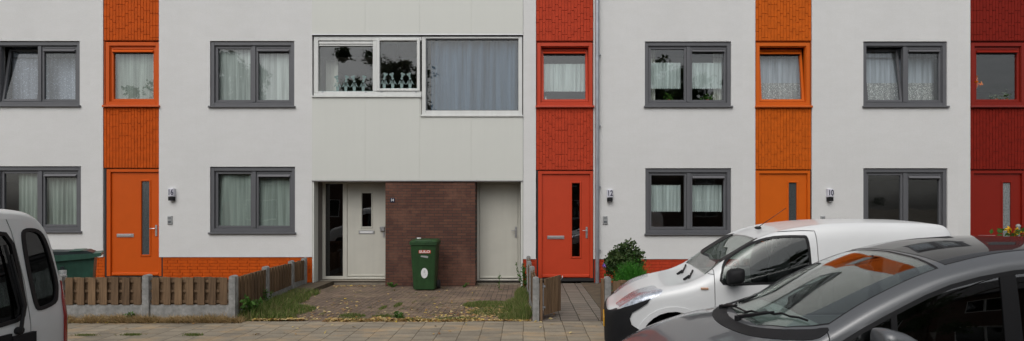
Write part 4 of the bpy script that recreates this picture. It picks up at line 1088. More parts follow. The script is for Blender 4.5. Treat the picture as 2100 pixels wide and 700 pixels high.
# sunflowers
X, Y = PX(2078, 10.2), 10.2
t = thing('sunflower_pot', 'potted sunflower plant at the right edge, in front of the dark red door', 'plant', (X, Y, .015)); r_ = random.Random(3)
m = MB(); m.tube([(X, Y, .015), (X, Y, .32)], [.13, .17], 14); m.build('pot', M['terracotta'], t, 40)
m = MB()
hd = [(PX(2066, Y), PZ(472, Y)), (PX(2083, Y), PZ(476, Y)), (PX(2102, Y), PZ(474, Y)), (PX(2092, Y), PZ(466, Y))]
for a, b in hd: m.tube([(X, Y, .3), ((X + a) / 2, Y, .9), (a, Y, b)], .009, 5)
m.build('stem', M['weed'], t)
leaves(260, lambda: (X + r_.gauss(0, .14), Y + r_.gauss(0, .08), r_.uniform(.5, 1.38)), .07, r_).build('foliage', M['weed'], t, fix=False)
for a, b in hd[:3]: leaves(26, lambda: (a + r_.gauss(0, .03), Y - .04, b + r_.gauss(0, .03)), .045, r_).build('blossom', M['yellow_flower'], t, fix=False)
m = MB(); m.tube([(PX(2086, Y), Y - .02, .3), (PX(2086, Y), Y - .02, PZ(464, Y))], .03, 8); m.sphere((PX(2086, Y), Y - .02, PZ(464, Y)), .04); m.build('stake', M['concrete'], t, 50)

# ------------------------------------------------------------------ vehicles
def catmull(P, n):
    """P (k,d) -> resampled through the points, n per span, limited overshoot"""
    P = np.asarray(P, float); k = len(P); out = []
    for i in range(k - 1):
        p0, p1, p2, p3 = P[max(i - 1, 0)], P[i], P[i + 1], P[min(i + 2, k - 1)]
        for j in range(n):
            t = j / n; out.append(.5 * ((2 * p1) + (-p0 + p2) * t + (2 * p0 - 5 * p1 + 4 * p2 - p3) * t * t + (-p0 + 3 * p1 - 3 * p2 + p3) * t ** 3))
    out.append(P[-1]); return np.array(out)
def loft_pts(stations, nx=5, npr=4):
    """stations: (x, [(y, z) ...bottom centre to top centre]); returns grid [x][prof] of half body"""
    prof = [catmull(p, npr) for _, p in stations]
    A = np.array([np.column_stack([np.full(len(p), s[0]), p]) for s, p in zip(stations, prof)])   # (ns, np, 3)
    B = np.stack([catmull(A[:, j, :], nx) for j in range(A.shape[1])], 1)
    B[:, :, 1] = np.maximum(B[:, :, 1], 0); B[:, 0, 1] = 0; B[:, -1, 1] = 0
    return B
def loft_mesh(B, Yc, off=0.0, warp=None):
    """closed body; mirrored round Yc"""
    nx, npf, _ = B.shape
    V = []; 
    for i in range(nx):
        for j in range(npf): V.append((B[i, j, 0], Yc - B[i, j, 1], B[i, j, 2]))
        for j in range(npf - 2, 0, -1): V.append((B[i, j, 0], Yc + B[i, j, 1], B[i, j, 2]))
    n = 2 * npf - 2; Fc = []
    for i in range(nx - 1):
        for j in range(n): Fc.append((i * n + j, i * n + (j + 1) % n, (i + 1) * n + (j + 1) % n, (i + 1) * n + j))
    # caps as strips between mirrored points
    for i in (0, nx - 1):
        for j in range(npf - 1):
            a, b = i * n + j, i * n + j + 1
            a2 = i * n + ((n - j) % n); b2 = i * n + (n - j - 1)
            q_ = [a, b, b2, a2]; q_ = list(dict.fromkeys(q_))
            if len(q_) >= 3: Fc.append(tuple(q_))
    if warp: V = [warp(*p) for p in V]
    me = bpy.data.meshes.new('loft'); me.from_pydata(V, [], Fc)
    bm = bmesh.new(); bm.from_mesh(me); bmesh.ops.remove_doubles(bm, verts=bm.verts, dist=1e-5); bmesh.ops.recalc_face_normals(bm, faces=bm.faces)
    if off:
        bm.normal_update()
        vn = {v: v.normal.copy() for v in bm.verts}
        for v in bm.verts: v.co += vn[v] * off
    bm.to_mesh(me); bm.free(); return me
def join_meshes(ms):
    bm = bmesh.new()
    for me in ms: bm.from_mesh(me)
    me = bpy.data.meshes.new('j'); bm.to_mesh(me); bm.free(); return me
def shell_mesh(B, Yc, o_out, o_in, warp=None):
    a = loft_mesh(B, Yc, o_out, warp); b = loft_mesh(B, Yc, o_in, warp); b.flip_normals(); return join_meshes([a, b])
def boolean(me, cut, op):
    o = bpy.data.objects.new('a', me); c = bpy.data.objects.new('b', cut); COL.objects.link(o); COL.objects.link(c)
    md = o.modifiers.new('b', 'BOOLEAN'); md.operation = op; md.object = c; md.solver = 'EXACT'
    n0 = len(me.polygons)
    for us, ht in ((False, True), (True, True), (True, False), (False, False)):
        md.use_self = us; md.use_hole_tolerant = ht
        dg = bpy.context.evaluated_depsgraph_get(); r_ = bpy.data.meshes.new_from_object(o.evaluated_get(dg))
        k = len(r_.polygons)
        if (op == 'DIFFERENCE' and k > .55 * n0) or (op == 'INTERSECT' and 0 < k < .8 * n0 + 60) : break
        print('boolean retry', op, n0, k, us, ht)
    bpy.data.objects.remove(o); bpy.data.objects.remove(c); return r_
def cutter(*prisms):
    m = MB()
    for p in prisms: m.prism(*p)
    return m.mesh('c')
def both(poly, Yc, y0, y1):
    """side prism on both sides of the centre plane"""
    return [(poly, 'y', Yc - y1, Yc - y0), (poly, 'y', Yc + y0, Yc + y1)]
def inset(poly, d):
    n = len(poly); area = sum(poly[i][0] * poly[(i + 1) % n][1] - poly[(i + 1) % n][0] * poly[i][1] for i in range(n)); sg = 1 if area > 0 else -1
    out = []
    for i in range(n):
        p0, p1, p2 = Vector(poly[i - 1]), Vector(poly[i]), Vector(poly[(i + 1) % n]); a = (p1 - p0).normalized(); b = (p2 - p1).normalized()
        na, nb = Vector((-a.y, a.x)) * sg, Vector((-b.y, b.x)) * sg; bi = (na + nb); 
        if bi.length < 1e-6: bi = na
        bi.normalize(); k = d / max(.35, bi.dot(na)); out.append(tuple(p1 + bi * k))
    return out
def smooth_poly(poly, n=4):
    P = np.array(list(poly) + [poly[0], poly[1], poly[2]], float); c = catmull(P, n); k = len(poly) * n
    return [tuple(map(float, p)) for p in c[n:n + k]]
def ribbon(pts, w_):
    """thin polygon following an open polyline"""
    P = [Vector(p) for p in pts]; L_, R_ = [], []
    for i, p in enumerate(P):
        d = (P[min(i + 1, len(P) - 1)] - P[max(i - 1, 0)]).normalized(); n = Vector((-d.y, d.x)) * w_ / 2
        L_.append(tuple(p + n)); R_.append(tuple(p - n))
    return L_ + R_[::-1]
def wz(x_, y_, B_, k=.0):
    """height of the upper surface at plan position"""
    best = None; i = int(np.argmin(abs(B_[:, -1, 0] - x_))); r_ = B_[i]; ya = abs(y_)
    for j in range(len(r_) - 1, 0, -1):
        if r_[j, 1] <= ya <= r_[j - 1, 1]:
            t_ = (ya - r_[j, 1]) / max(1e-6, r_[j - 1, 1] - r_[j, 1]); return r_[j, 2] + (r_[j - 1, 2] - r_[j, 2]) * t_ + k
    return r_[-1, 2] + k
def wheel(parent, X, Y, z, r, side, wd=.19):
    """side -1: outer face towards -Y"""
    m = MB(); prof = [(0.62, .5), (.86, .5), (.97, .42), (1, .3), (1, -.3), (.97, -.42), (.86, -.5), (.62, -.5)]; n = 36; k = len(prof)
    for i in range(n):
        a = 2 * math.pi * i / n
        for rr, yy in prof: m.v.append((X + r * rr * math.cos(a), Y + yy * wd, z + r * rr * math.sin(a)))
    for i in range(n):
        for j in range(k): m.f.append((i * k + j, i * k + (j + 1) % k, ((i + 1) % n) * k + (j + 1) % k, ((i + 1) % n) * k + j))
    w_ = m.build('wheel', M['rubber'], parent, 40)
    m = MB(); yo = Y + side * wd * .42
    m.tube([(X, yo, z), (X, Y - side * .02, z)], r * .18, 16)
    for s in range(7):
        a = 2 * math.pi * s / 7; m.tube([(X, yo, z), (X + r * .6 * math.cos(a), yo + side * -.01, z + r * .6 * math.sin(a))], [.045, .03], 6)
    m.tube([(X, yo - side * .015, z), (X, yo - side * .03, z)], r * .63, 30); m.build('rim', M['alloy'], w_, 40)
    return w_
def seat(m, X, Y, z, d=1):
    """d=1: faces -X"""
    m.sphere((X + .12 * d, Y, z + .10), (.28, .25, .11)); m.sphere((X + .34 * d, Y, z + .38), (.12, .24, .36)); m.sphere((X + .41 * d, Y, z + .82), (.055, .13, .10))

# ---------- white van
def VMAP(x): return 2 + (x - 2) * 1.1 if x < 2 else 2 + (x - 2) * .94 if x < 3.24 else 3.166 + (x - 3.24) * .98
def CMAP(x): return 2.13 + (x - 2.13) * (.95 if x > 2.13 else 1.0)
VANPIV = ((2.0, 5.88), -8)
CARPIV = ((2.13, 3.77), -6)
def settle(root, fmap, piv):
    """adjust the proportions along the length, then turn the parked vehicle about a point of its near side"""
    done = set(); base = root.location.x
    for o in root.children_recursive:
        if o.type != 'MESH' or o.name.startswith('rim'): continue
        off = (WL[o]).x
        if o.name.startswith('wheel') and not o.name.startswith('wheel_arch'):
            o.location.x += fmap(off) - off; continue
        n = len(o.data.vertices); a = np.empty(n * 3); o.data.vertices.foreach_get('co', a); a = a.reshape(-1, 3)
        a[:, 0] = np.array([fmap(v + off) for v in a[:, 0]]) - off; o.data.vertices.foreach_set('co', a.ravel()); o.data.update()
    (px_, py_), yaw = piv; a = R(yaw); dx, dy = root.location.x - px_, root.location.y - py_
    root.location.x = px_ + dx * math.cos(a) - dy * math.sin(a); root.location.y = py_ + dx * math.sin(a) + dy * math.cos(a)
    root.rotation_euler.z = a
VC, VW = 6.725, .845
van = thing('van', 'white compact van with black front bumper parked at the right by the fence', 'van', (2.9, VC, -.1))
def VS(x, w_, zlo, belt, zb, sh, sz, ed, ez, md, mz, cz):
    return (x, [(0, zlo), (w_ * .6, zlo), (w_ * .96, zlo + .06), (w_, (zlo + zb) / 2 + .02), (belt, zb), (sh, sz), (ed, ez), (md, mz), (0, cz)])
st = [VS(1.01, .36, .16, .36, .38, .34, .44, .28, .49, .18, .51, .515),
      VS(1.045, .52, .12, .52, .40, .50, .50, .42, .56, .28, .59, .595),
      VS(1.12, .66, .10, .66, .50, .64, .60, .56, .61, .36, .63, .63),
      VS(1.22, .745, .09, .75, .56, .73, .68, .64, .70, .42, .715, .72),
      VS(1.36, .80, .08, .80, .62, .785, .76, .69, .80, .45, .805, .81),
      VS(1.58, .835, .08, .835, .70, .81, .83, .72, .875, .47, .88, .88),
      VS(1.82, .845, .08, .845, .78, .815, .90, .74, .94, .50, .93, .925),
      VS(2.00, .845, .08, .845, .85, .81, .98, .73, 1.035, .52, 1.01, 1.0),
      VS(2.20, .845, .08, .845, .88, .81, 1.07, .72, 1.18, .52, 1.175, 1.17),
      VS(2.48, .845, .08, .845, .90, .805, 1.14, .70, 1.352, .52, 1.352, 1.35),
      VS(2.70, .845, .08, .845, .90, .80, 1.18, .69, 1.455, .52, 1.468, 1.47),
      VS(3.00, .845, .08, .845, .90, .80, 1.20, .70, 1.53, .52, 1.56, 1.57),
      VS(3.50, .845, .08, .845, .90, .805, 1.22, .72, 1.575, .54, 1.63, 1.65),
      VS(4.20, .845, .08, .845, .90, .81, 1.22, .725, 1.58, .54, 1.635, 1.655),
      VS(4.50, .835, .08, .835, .90, .80, 1.22, .71, 1.57, .53, 1.62, 1.64),
      VS(4.62, .80, .10, .80, .90, .77, 1.20, .67, 1.535, .48, 1.585, 1.60),
      VS(4.685, .74, .14, .74, .88, .71, 1.16, .61, 1.46, .42, 1.50, 1.51),
      VS(4.71, .68, .18, .68, .86, .65, 1.12, .55, 1.38, .36, 1.42, 1.43)]
B = loft_pts(st, 5, 5)
side_win = smooth_poly([(2.19, .955), (2.183, 1.10), (2.225, 1.19), (2.33, 1.28), (2.56, 1.408), (2.79, 1.475), (3.07, 1.488), (3.145, 1.46), (3.16, 1.25), (3.15, 1.03), (3.07, .985), (2.6, .965)], 3)
ws = [(2.04, -.70), (1.93, -.5), (1.88, -.2), (1.875, 0), (1.88, .2), (1.93, .5), (2.04, .70), (2.30, .672), (2.60, .645), (2.645, .4), (2.66, 0), (2.645, -.4), (2.60, -.645), (2.30, -.672)]
wsY = [(x_, VC + y_) for x_, y_ in ws]
archf = [(1.70 + .345 * math.cos(a), .27 + .375 * math.sin(a)) for a in [k * math.pi / 14 for k in range(28)]]
archr = [(4.06 + .345 * math.cos(a), .27 + .36 * math.sin(a)) for a in [k * math.pi / 14 for k in range(28)]]
seam = catmull([(2.10, .12), (2.095, .7), (2.096, 1.10), (2.13, 1.195), (2.29, 1.325), (2.53, 1.452), (2.72, 1.51), (2.97, 1.535), (3.19, 1.54), (3.235, 1.50), (3.24, 1.2), (3.235, .7), (3.22, .12)], 4)
body = shell_mesh(B, VC, 0, -.028)
body = boolean(body, cutter(*both(side_win, VC, .5, 1.0), *both(archf, VC, .50, 1.0), *both(archr, VC, .5, 1.0)), 'DIFFERENCE')
body = boolean(body, cutter((wsY, 'z', 1.03, 1.9)), 'DIFFERENCE')
body = boolean(body, cutter(*both(ribbon(seam, .008), VC, .60, 1.0)), 'DIFFERENCE')
body = boolean(body, cutter(*both(ribbon([(2.035, 1.06), (2.10, 1.055)], .008), VC, .6, 1.0)), 'DIFFERENCE')
vb = link_mesh('body', body, M['white_paint'], van, 32)
def part(name, Bm, Yc, o1, o2, cut, mat, parent, warp=None, sm=35):
    return link_mesh(name, boolean(shell_mesh(Bm, Yc, o1, o2, warp), cut, 'INTERSECT'), mat, parent, sm)
part('side_window', B, VC, -.008, -.012, cutter((inset(side_win, -.004), 'y', VC - 1, VC - .5)), M['van_glass'], van)
part('side_window', B, VC, -.008, -.012, cutter((inset(side_win, -.004), 'y', VC + .5, VC + 1)), M['van_glass'], van)
ring = boolean(cutter(*both(inset(side_win, -.006), VC, .5, 1.0)), cutter(*both(inset(side_win, .018), VC, .4, 1.1)), 'DIFFERENCE')
part('window_seal', B, VC, .002, -.006, ring, M['black'], van)
part('windscreen', B, VC, -.006, -.011, cutter((wsY, 'z', 1.03, 1.9)), M['van_glass'], van)
bp = [(.95, .0), (.95, .53), (1.03, .555), (1.10, .60), (1.20, .66), (1.33, .72), (1.455, .775), (1.42, .72), (1.345, .66), (1.275, .61), (1.25, .54), (1.27, .47), (1.35, .42), (1.36, .30), (1.36, 0)]
part('front_bumper', B, VC, .012, -.02, cutter((bp, 'y', VC - 1, VC + 1)), M['black_plastic'], van)
hl = smooth_poly([(1.12, .635), (1.19, .72), (1.29, .785), (1.42, .835), (1.57, .875), (1.56, .83), (1.50, .79), (1.42, .745), (1.27, .69)], 3)
for sgn in (-1, 1):
    ya, yb = (VC - 1, VC - .35) if sgn < 0 else (VC + .35, VC + 1)
    l = part('headlight', B, VC, .006, .002, cutter((hl, 'y', ya, yb)), M['lens'], van)
    part('reflector', B, VC, .001, -.01, cutter((inset(hl, .004), 'y', ya, yb)), M['reflector'], l)
for y0, y1 in ((VC - 1, VC - .5), (VC + .5, VC + 1)):
    ring = boolean(cutter(([(1.70 + .40 * math.cos(a), .27 + .43 * math.sin(a)) for a in [k * math.pi / 14 for k in range(28)]], 'y', y0, y1)), cutter((archf, 'y', y0 - .1, y1 + .1)), 'DIFFERENCE')
    part('wheel_arch_lip', B, VC, .010, -.004, ring, M['white_paint'], van)
m = MB(); m.bbox(1.945, 2.02, VC - .853, VC - .835, .893, .917, .005); m.build('side_marker', M['amber'], van)
for s in (-1, 1):
    m = MB(); m.bbox(2.98, 3.16, VC + s * .85 - .02, VC + s * .85 + .02, .86, .90, .012); m.build('door_handle', M['white_paint'], van)
    wheel(van, 1.70, VC + s * .70, .205, .305, s); wheel(van, 4.06, VC + s * .70, .205, .305, s)
    # mirror
    m = MB(); k = len(m.v)
    for yy, wx, wz_ in ((.80, .03, .05), (.85, .07, .07), (.90, .095, .085), (.97, .095, .085), (1.0, .08, .07), (1.015, .045, .045)):
        for q_ in range(16):
            a = 2 * math.pi * q_ / 16; e = lambda v_: math.copysign(abs(v_) ** .55, v_)
            m.v.append((2.30 + wx * e(math.cos(a)), VC + s * yy, 1.055 + wz_ * e(math.sin(a)) + .02 * math.cos(a)))
    for i in range(5):
        for q_ in range(16): m.f.append((k + i * 16 + q_, k + i * 16 + (q_ + 1) % 16, k + (i + 1) * 16 + (q_ + 1) % 16, k + (i + 1) * 16 + q_))
    m.f.append(tuple(range(k + 80, k + 96)))
    m.tube([(2.27, VC + s * .82, .99), (2.29, VC + s * .93, 1.0)], [.06, .05], 8); m.build('door_mirror', M['black_plastic'], van, 60)
m = MB(); m.bbox(.985, 1.0, VC - .26, VC + .26, .33, .44, .002)
m.build('number_plate', M['plate'], van)
m = MB(); m.tube([(2.82, VC, 1.55), (3.17, VC, 1.79)], [.005, .003], 6); m.sphere((2.82, VC, 1.545), (.045, .03, .02)); m.build('aerial', M['black'], van)
for k, y_ in enumerate((-.42, .12)):
    m = MB(); pts = [(1.89 + .02 * q_, VC + y_ + .08 * q_, wz(1.89 + .02 * q_, y_ + .08 * q_, B, .012)) for q_ in range(6)]
    m.tube(pts, .010, 6); m.tube([(1.84, VC + y_, wz(1.84, y_, B, .005)), (1.90, VC + y_ + .05, wz(1.90, y_ + .05, B, .03))], .016, 8); m.build('wiper', M['black'], van)
m = MB(); seat(m, 2.62, VC - .38, .62); seat(m, 2.62, VC + .38, .62); m.build('seats', M['seat'], van, 60)
m = MB(); m.prism([(1.98, .5), (2.05, .90), (2.2, .97), (2.36, .93), (2.3, .5)], 'y', VC - .70, VC + .70)
m.build('dashboard', M['seat'], van)
m = MB(); m.tube([(2.42 + .02 * math.sin(a), VC - .38 + .18 * math.cos(a), .99 + .17 * math.sin(a)) for a in [k * math.pi / 8 for k in range(17)]], .014, 6, False); m.build('steering_wheel', M['black'], van)
m = MB(); m.box(3.30, 3.33, VC - .74, VC + .74, .2, 1.50); m.box(1.45, 4.6, VC - .60, VC + .60, .12, .15)
m.build('cargo_bulkhead', M['seat'], van)

settle(van, VMAP, VANPIV)
# ---------- grey car
GC = 4.495
car = thing('car', 'dark grey metallic hatchback with black glass roof in the right foreground', 'car', (2.8, GC, -.1))
def GS(x, w_, zlo, belt, zb, sh, sz, ed, ez, md, mz, cz): return VS(x, w_, zlo, belt, zb, sh, sz, ed, ez, md, mz, cz)
st = [GS(.62, .45, .06, .45, .20, .42, .28, .36, .34, .22, .37, .38),
      GS(.66, .62, .05, .62, .22, .59, .33, .50, .40, .30, .43, .44),
      GS(.75, .74, .04, .74, .28, .71, .39, .61, .455, .38, .50, .51),
      GS(.90, .82, .04, .82, .34, .79, .46, .68, .54, .43, .59, .60),
      GS(1.15, .86, .05, .86, .44, .83, .57, .72, .655, .46, .70, .71),
      GS(1.45, .875, .05, .875, .52, .845, .67, .75, .755, .48, .79, .80),
      GS(1.72, .875, .05, .875, .58, .85, .73, .765, .815, .48, .855, .875),
      GS(2.0, .875, .05, .875, .63, .845, .80, .775, .885, .48, .98, 1.01),
      GS(2.13, .875, .05, .875, .65, .84, .845, .775, .955, .47, 1.045, 1.08),
      GS(2.40, .875, .05, .875, .69, .832, 1.0, .757, 1.12, .46, 1.19, 1.22),
      GS(2.73, .875, .05, .875, .70, .815, 1.15, .735, 1.28, .45, 1.34, 1.365),
      GS(3.00, .875, .05, .875, .70, .80, 1.25, .72, 1.375, .44, 1.43, 1.45),
      GS(3.40, .875, .05, .875, .70, .79, 1.33, .71, 1.462, .44, 1.515, 1.533),
      GS(3.90, .875, .05, .875, .70, .79, 1.36, .705, 1.495, .44, 1.545, 1.562),
      GS(4.35, .87, .05, .87, .70, .785, 1.34, .70, 1.475, .43, 1.52, 1.535),
      GS(4.62, .84, .07, .84, .68, .75, 1.25, .66, 1.38, .40, 1.42, 1.43),
      GS(4.80, .78, .12, .78, .64, .69, 1.08, .60, 1.18, .36, 1.21, 1.22),
      GS(4.88, .68, .18, .68, .60, .60, .90, .50, .97, .30, 1.0, 1.0)]
B2 = loft_pts(st, 5, 5)
sw = [(2.06, .775), (2.16, .865), (2.30, .955), (2.46, 1.045), (2.60, 1.118), (2.76, 1.198), (2.93, 1.268), (3.13, 1.325), (3.35, 1.368), (3.6, 1.395), (3.95, 1.40), (4.25, 1.37), (4.42, 1.28), (4.48, 1.1), (4.45, .86), (4.30, .80), (3.0, .745), (2.2, .715)]
wsg = [(2.135, -.735), (1.90, -.58), (1.76, -.35), (1.70, 0), (1.76, .35), (1.90, .58), (2.135, .735), (2.40, .712), (2.70, .690), (2.93, .676), (2.955, .4), (2.965, 0), (2.955, -.4), (2.93, -.676), (2.70, -.690), (2.40, -.712)]
wsg = [(x_, GC + y_) for x_, y_ in wsg]
rg = [(2.985, -.655), (2.985, .655), (3.4, .64), (3.9, .632), (4.3, .625), (4.3, -.625), (3.9, -.632), (3.4, -.64)]
rg = [(x_, GC + y_) for x_, y_ in rg]
cowl = [(2.12, -.76), (1.88, -.60), (1.735, -.36), (1.675, 0), (1.735, .36), (1.88, .60), (2.12, .76), (2.0, .79), (1.78, .68), (1.62, .42), (1.555, 0), (1.62, -.42), (1.78, -.68), (2.0, -.79)]
cowl = smooth_poly([(x_, GC + y_) for x_, y_ in cowl], 4)
ga = [(1.22 + .37 * math.cos(a), .23 + .37 * math.sin(a)) for a in [k * math.pi / 14 for k in range(28)]]
gr = [(3.90 + .37 * math.cos(a), .23 + .37 * math.sin(a)) for a in [k * math.pi / 14 for k in range(28)]]
body = shell_mesh(B2, GC, 0, -.028)
body = boolean(body, cutter(*both(sw, GC, .45, 1.0), *both(ga, GC, .55, 1.0), *both(gr, GC, .55, 1.0)), 'DIFFERENCE')
body = boolean(body, cutter((wsg, 'z', .88, 1.9)), 'DIFFERENCE')
body = boolean(body, cutter(*both(ribbon([(2.105, .95), (2.10, .86), (2.14, .80), (2.16, .5), (2.2, .1)], .007), GC, .68, 1.0), *both(ribbon([(3.28, .73), (3.26, .1)], .007), GC, .6, 1.0)), 'DIFFERENCE')
hood_line = [(1.60, -.72), (1.2, -.70), (.85, -.62), (.68, -.45)]
for s in (-1, 1):
    body = boolean(body, cutter((ribbon([(x_, GC + s * y_) for x_, y_ in hood_line], .006), 'z', .56, 1.2)), 'DIFFERENCE')
link_mesh('body', body, M['grey_paint'], car, 32)
part('windscreen', B2, GC, -.004, -.009, cutter((wsg, 'z', .88, 1.9)), M['car_glass'], car)
part('roof_glass', B2, GC, .003, -.004, cutter((rg, 'z', 1.2, 1.9)), M['roof_glass'], car)
wi = [(x_ + (.012 if x_ < 2.14 else -.012 if x_ > 2.9 else 0), GC + (y_ - GC) * .982) for x_, y_ in wsg]
part('windscreen_trim', B2, GC, -.002, -.012, boolean(cutter((wsg, 'z', .88, 1.9)), cutter((wi, 'z', .8, 2.0)), 'DIFFERENCE'), M['black'], car)
part('cowl', B2, GC, .004, -.02, cutter((cowl, 'z', .7, 1.5)), M['black_plastic'], car)
for y0, y1 in ((GC - 1, GC - .45), (GC + .45, GC + 1)):
    g = part('side_window', B2, GC, -.008, -.012, cutter((sw, 'y', y0, y1)), M['car_side'], car)
    sr = boolean(cutter((inset(sw, -.008), 'y', y0, y1)), cutter((inset(sw, .020), 'y', y0 - .1, y1 + .1)), 'DIFFERENCE')
    part('window_seal', B2, GC, .003, -.008, sr, M['black'], g)
    for P in ([(2.50, .7), (2.54, .7), (2.56, 1.2), (2.52, 1.2)], [(3.24, .7), (3.36, .7), (3.36, 1.42), (3.26, 1.42)]):
        bars = boolean(cutter((P, 'y', y0, y1)), cutter((inset(sw, .004), 'y', y0 - .1, y1 + .1)), 'INTERSECT')
        part('window_pillar', B2, GC, .0, -.007, bars, M['black'], g)
for s in (-1, 1):
    m = MB(); k0 = len(m.v)
    secs = ((2.335, .085, .085, .905), (2.345, .105, .10, .905), (2.40, .115, .108, .902), (2.50, .105, .095, .892), (2.57, .075, .070, .880), (2.61, .04, .04, .872))
    for xx, wy, wz_, zc in secs:
        for q_ in range(20):
            a = 2 * math.pi * q_ / 20; e = lambda v_: math.copysign(abs(v_) ** .6, v_)
            m.v.append((xx, GC + s * (.985 + wy * e(math.cos(a))), zc + wz_ * e(math.sin(a))))
    for i in range(5):
        for q_ in range(20): m.f.append((k0 + i * 20 + q_, k0 + i * 20 + (q_ + 1) % 20, k0 + (i + 1) * 20 + (q_ + 1) % 20, k0 + (i + 1) * 20 + q_))
    m.f.append(tuple(range(k0, k0 + 20))); m.f.append(tuple(range(k0 + 100, k0 + 120)))
    mm = m.build('door_mirror', M['grey_paint'], car, 70)
    m = MB(); m.tube([(2.40, GC + s * .85, .83), (2.45, GC + s * .95, .85)], [.05, .04], 10); m.build('mirror_arm', M['black_plastic'], mm, 50)
    wheel(car, 1.22, GC + s * .76, .205, .305, s); wheel(car, 3.90, GC + s * .76, .205, .305, s)
def wiper(base, tip0, tip1):
    m = MB(); bx, by = base
    m.tube([(bx, GC + by, wz(bx, by, B2, .02)), (tip0[0] * .5 + tip1[0] * .5, GC + (tip0[1] + tip1[1]) / 2, wz((tip0[0] + tip1[0]) / 2, (tip0[1] + tip1[1]) / 2, B2, .035))], [.018, .009], 6)
    n = 8; pts = []
    for k in range(n + 1):
        x_, y_ = tip0[0] + (tip1[0] - tip0[0]) * k / n, tip0[1] + (tip1[1] - tip0[1]) * k / n; pts.append((x_, GC + y_, wz(x_, y_, B2, .018)))
    m.tube(pts, .009, 6); m.tube([(bx, GC + by, wz(bx, by, B2) - .01), (bx, GC + by, wz(bx, by, B2) + .03)], .028, 10); m.build('wiper', M['black'], car)
wiper((1.70, -.10), (1.78, -.02), (2.04, -.62)); wiper((1.72, .48), (1.77, .50), (1.80, -.02))
m = MB(); seat(m, 2.95, GC - .38, .38); seat(m, 2.95, GC + .38, .38); seat(m, 3.75, GC - .38, .38); seat(m, 3.75, GC + .38, .38); m.build('seats', M['seat'], car, 60)
m = MB(); m.prism([(1.80, .5), (1.86, .86), (2.15, .90), (2.36, .84), (2.34, .5)], 'y', GC - .76, GC + .76); m.box(1.0, 4.7, GC - .62, GC + .62, .08, .12); m.build('dashboard', M['dash'], car)
m = MB(); m.tube([(2.50 + .06 * math.sin(a), GC - .38 + .18 * math.cos(a), .84 + .16 * math.sin(a)) for a in [k * math.pi / 8 for k in range(17)]], .014, 6, False); m.build('steering_wheel', M['black'], car)
m = MB(); m.sphere((2.78, GC, 1.30), (.025, .11, .032)); m.tube([(2.84, GC, 1.40), (2.79, GC, 1.31)], .012, 6); m.build('interior_mirror', M['black'], car, 60)

settle(car, CMAP, CARPIV)
# ---------- silver van at the left, rear three-quarter
KC = 3.955
kv = thing('van', 'pale silver van at the left edge showing its rear doors and tinted windows', 'van', (-5.9, KC, -.1))
def warp(x, y, z):
    f = max(0, (x + 5.0) / .95); return (x - .14 * max(0, z - .85) * min(1, f) - .05 * max(0, .5 - z) * 0, y, z)
def KS(x, k=1.0, top=0.0, inn=0.0):
    w_ = .83 * k
    return (x, [(0, .10 + inn), (w_ * .6, .10 + inn), (w_ * .96, .18 + inn), (w_, .50), (w_, .95), (w_ * .965, 1.30), (w_ * .905, 1.58 - top * .6), (w_ * .78, 1.735 - top), (w_ * .55, 1.785 - top), (0, 1.80 - top)])
st = [KS(-4.065, .955, .05, .05), KS(-4.08, .98, .03, .02), KS(-4.14, .996, .005), KS(-4.3), KS(-5.0), KS(-6.0), KS(-6.5, 1, .02)]
st += [(-6.9, [(0, .1), (.5, .1), (.79, .18), (.83, .5), (.83, .9), (.80, 1.15), (.72, 1.42), (.62, 1.52), (.45, 1.56), (0, 1.57)]),
       (-7.3, [(0, .1), (.5, .1), (.79, .18), (.83, .5), (.83, .8), (.80, .95), (.75, 1.04), (.62, 1.09), (.45, 1.10), (0, 1.11)]),
       (-7.8, [(0, .1), (.5, .1), (.74, .18), (.78, .45), (.77, .65), (.74, .78), (.68, .86), (.55, .90), (.40, .92), (0, .93)]),
       (-8.0, [(0, .15), (.3, .15), (.5, .2), (.55, .4), (.54, .5), (.5, .58), (.46, .63), (.38, .66), (.25, .68), (0, .69)])]
st = st[::-1]
B3 = loft_pts(st, 4, 4)
rw = smooth_poly([(4.520, .945), (4.655, .975), (4.69, 1.05), (4.70, 1.17), (4.668, 1.41), (4.625, 1.555), (4.56, 1.605), (4.47, 1.60), (4.450, 1.52), (4.455, 1.30), (4.470, 1.10), (4.485, .98)], 3)
lw = [(4.385, 1.00), (4.375, 1.25), (4.35, 1.50), (4.30, 1.585), (4.1, 1.62), (3.6, 1.62), (3.38, 1.58), (3.28, 1.45), (3.22, 1.0), (3.28, .90), (3.9, .86), (4.30, .89), (4.36, .92)]
mv = lambda P: [(y_, z_) for y_, z_ in P]
sidew = [(-4.35, .98), (-4.42, 1.52), (-5.2, 1.56), (-5.25, .96)]; sidew2 = [(-5.4, .96), (-5.4, 1.56), (-6.35, 1.54), (-6.9, 1.30), (-6.95, .98)]
body = shell_mesh(B3, KC, 0, -.03, warp)
body = boolean(body, cutter((rw, 'x', -4.6, -3.9), (lw, 'x', -4.6, -3.9)), 'DIFFERENCE')
body = boolean(body, cutter(*both(sidew, KC, .5, 1.1), *both(sidew2, KC, .5, 1.1)), 'DIFFERENCE')
body = boolean(body, cutter((ribbon([(4.425, .15), (4.42, .8), (4.41, 1.2), (4.36, 1.60), (4.33, 1.70)], .010), 'x', -4.6, -3.9)), 'DIFFERENCE')
for xr in (-4.85, -7.35):
    body = boolean(body, cutter(*both([(xr + .36 * math.cos(a), .24 + .37 * math.sin(a)) for a in [k * math.pi / 12 for k in range(24)]], KC, .5, 1.0)), 'DIFFERENCE')
link_mesh('body', body, M['silver_paint'], kv, 32)
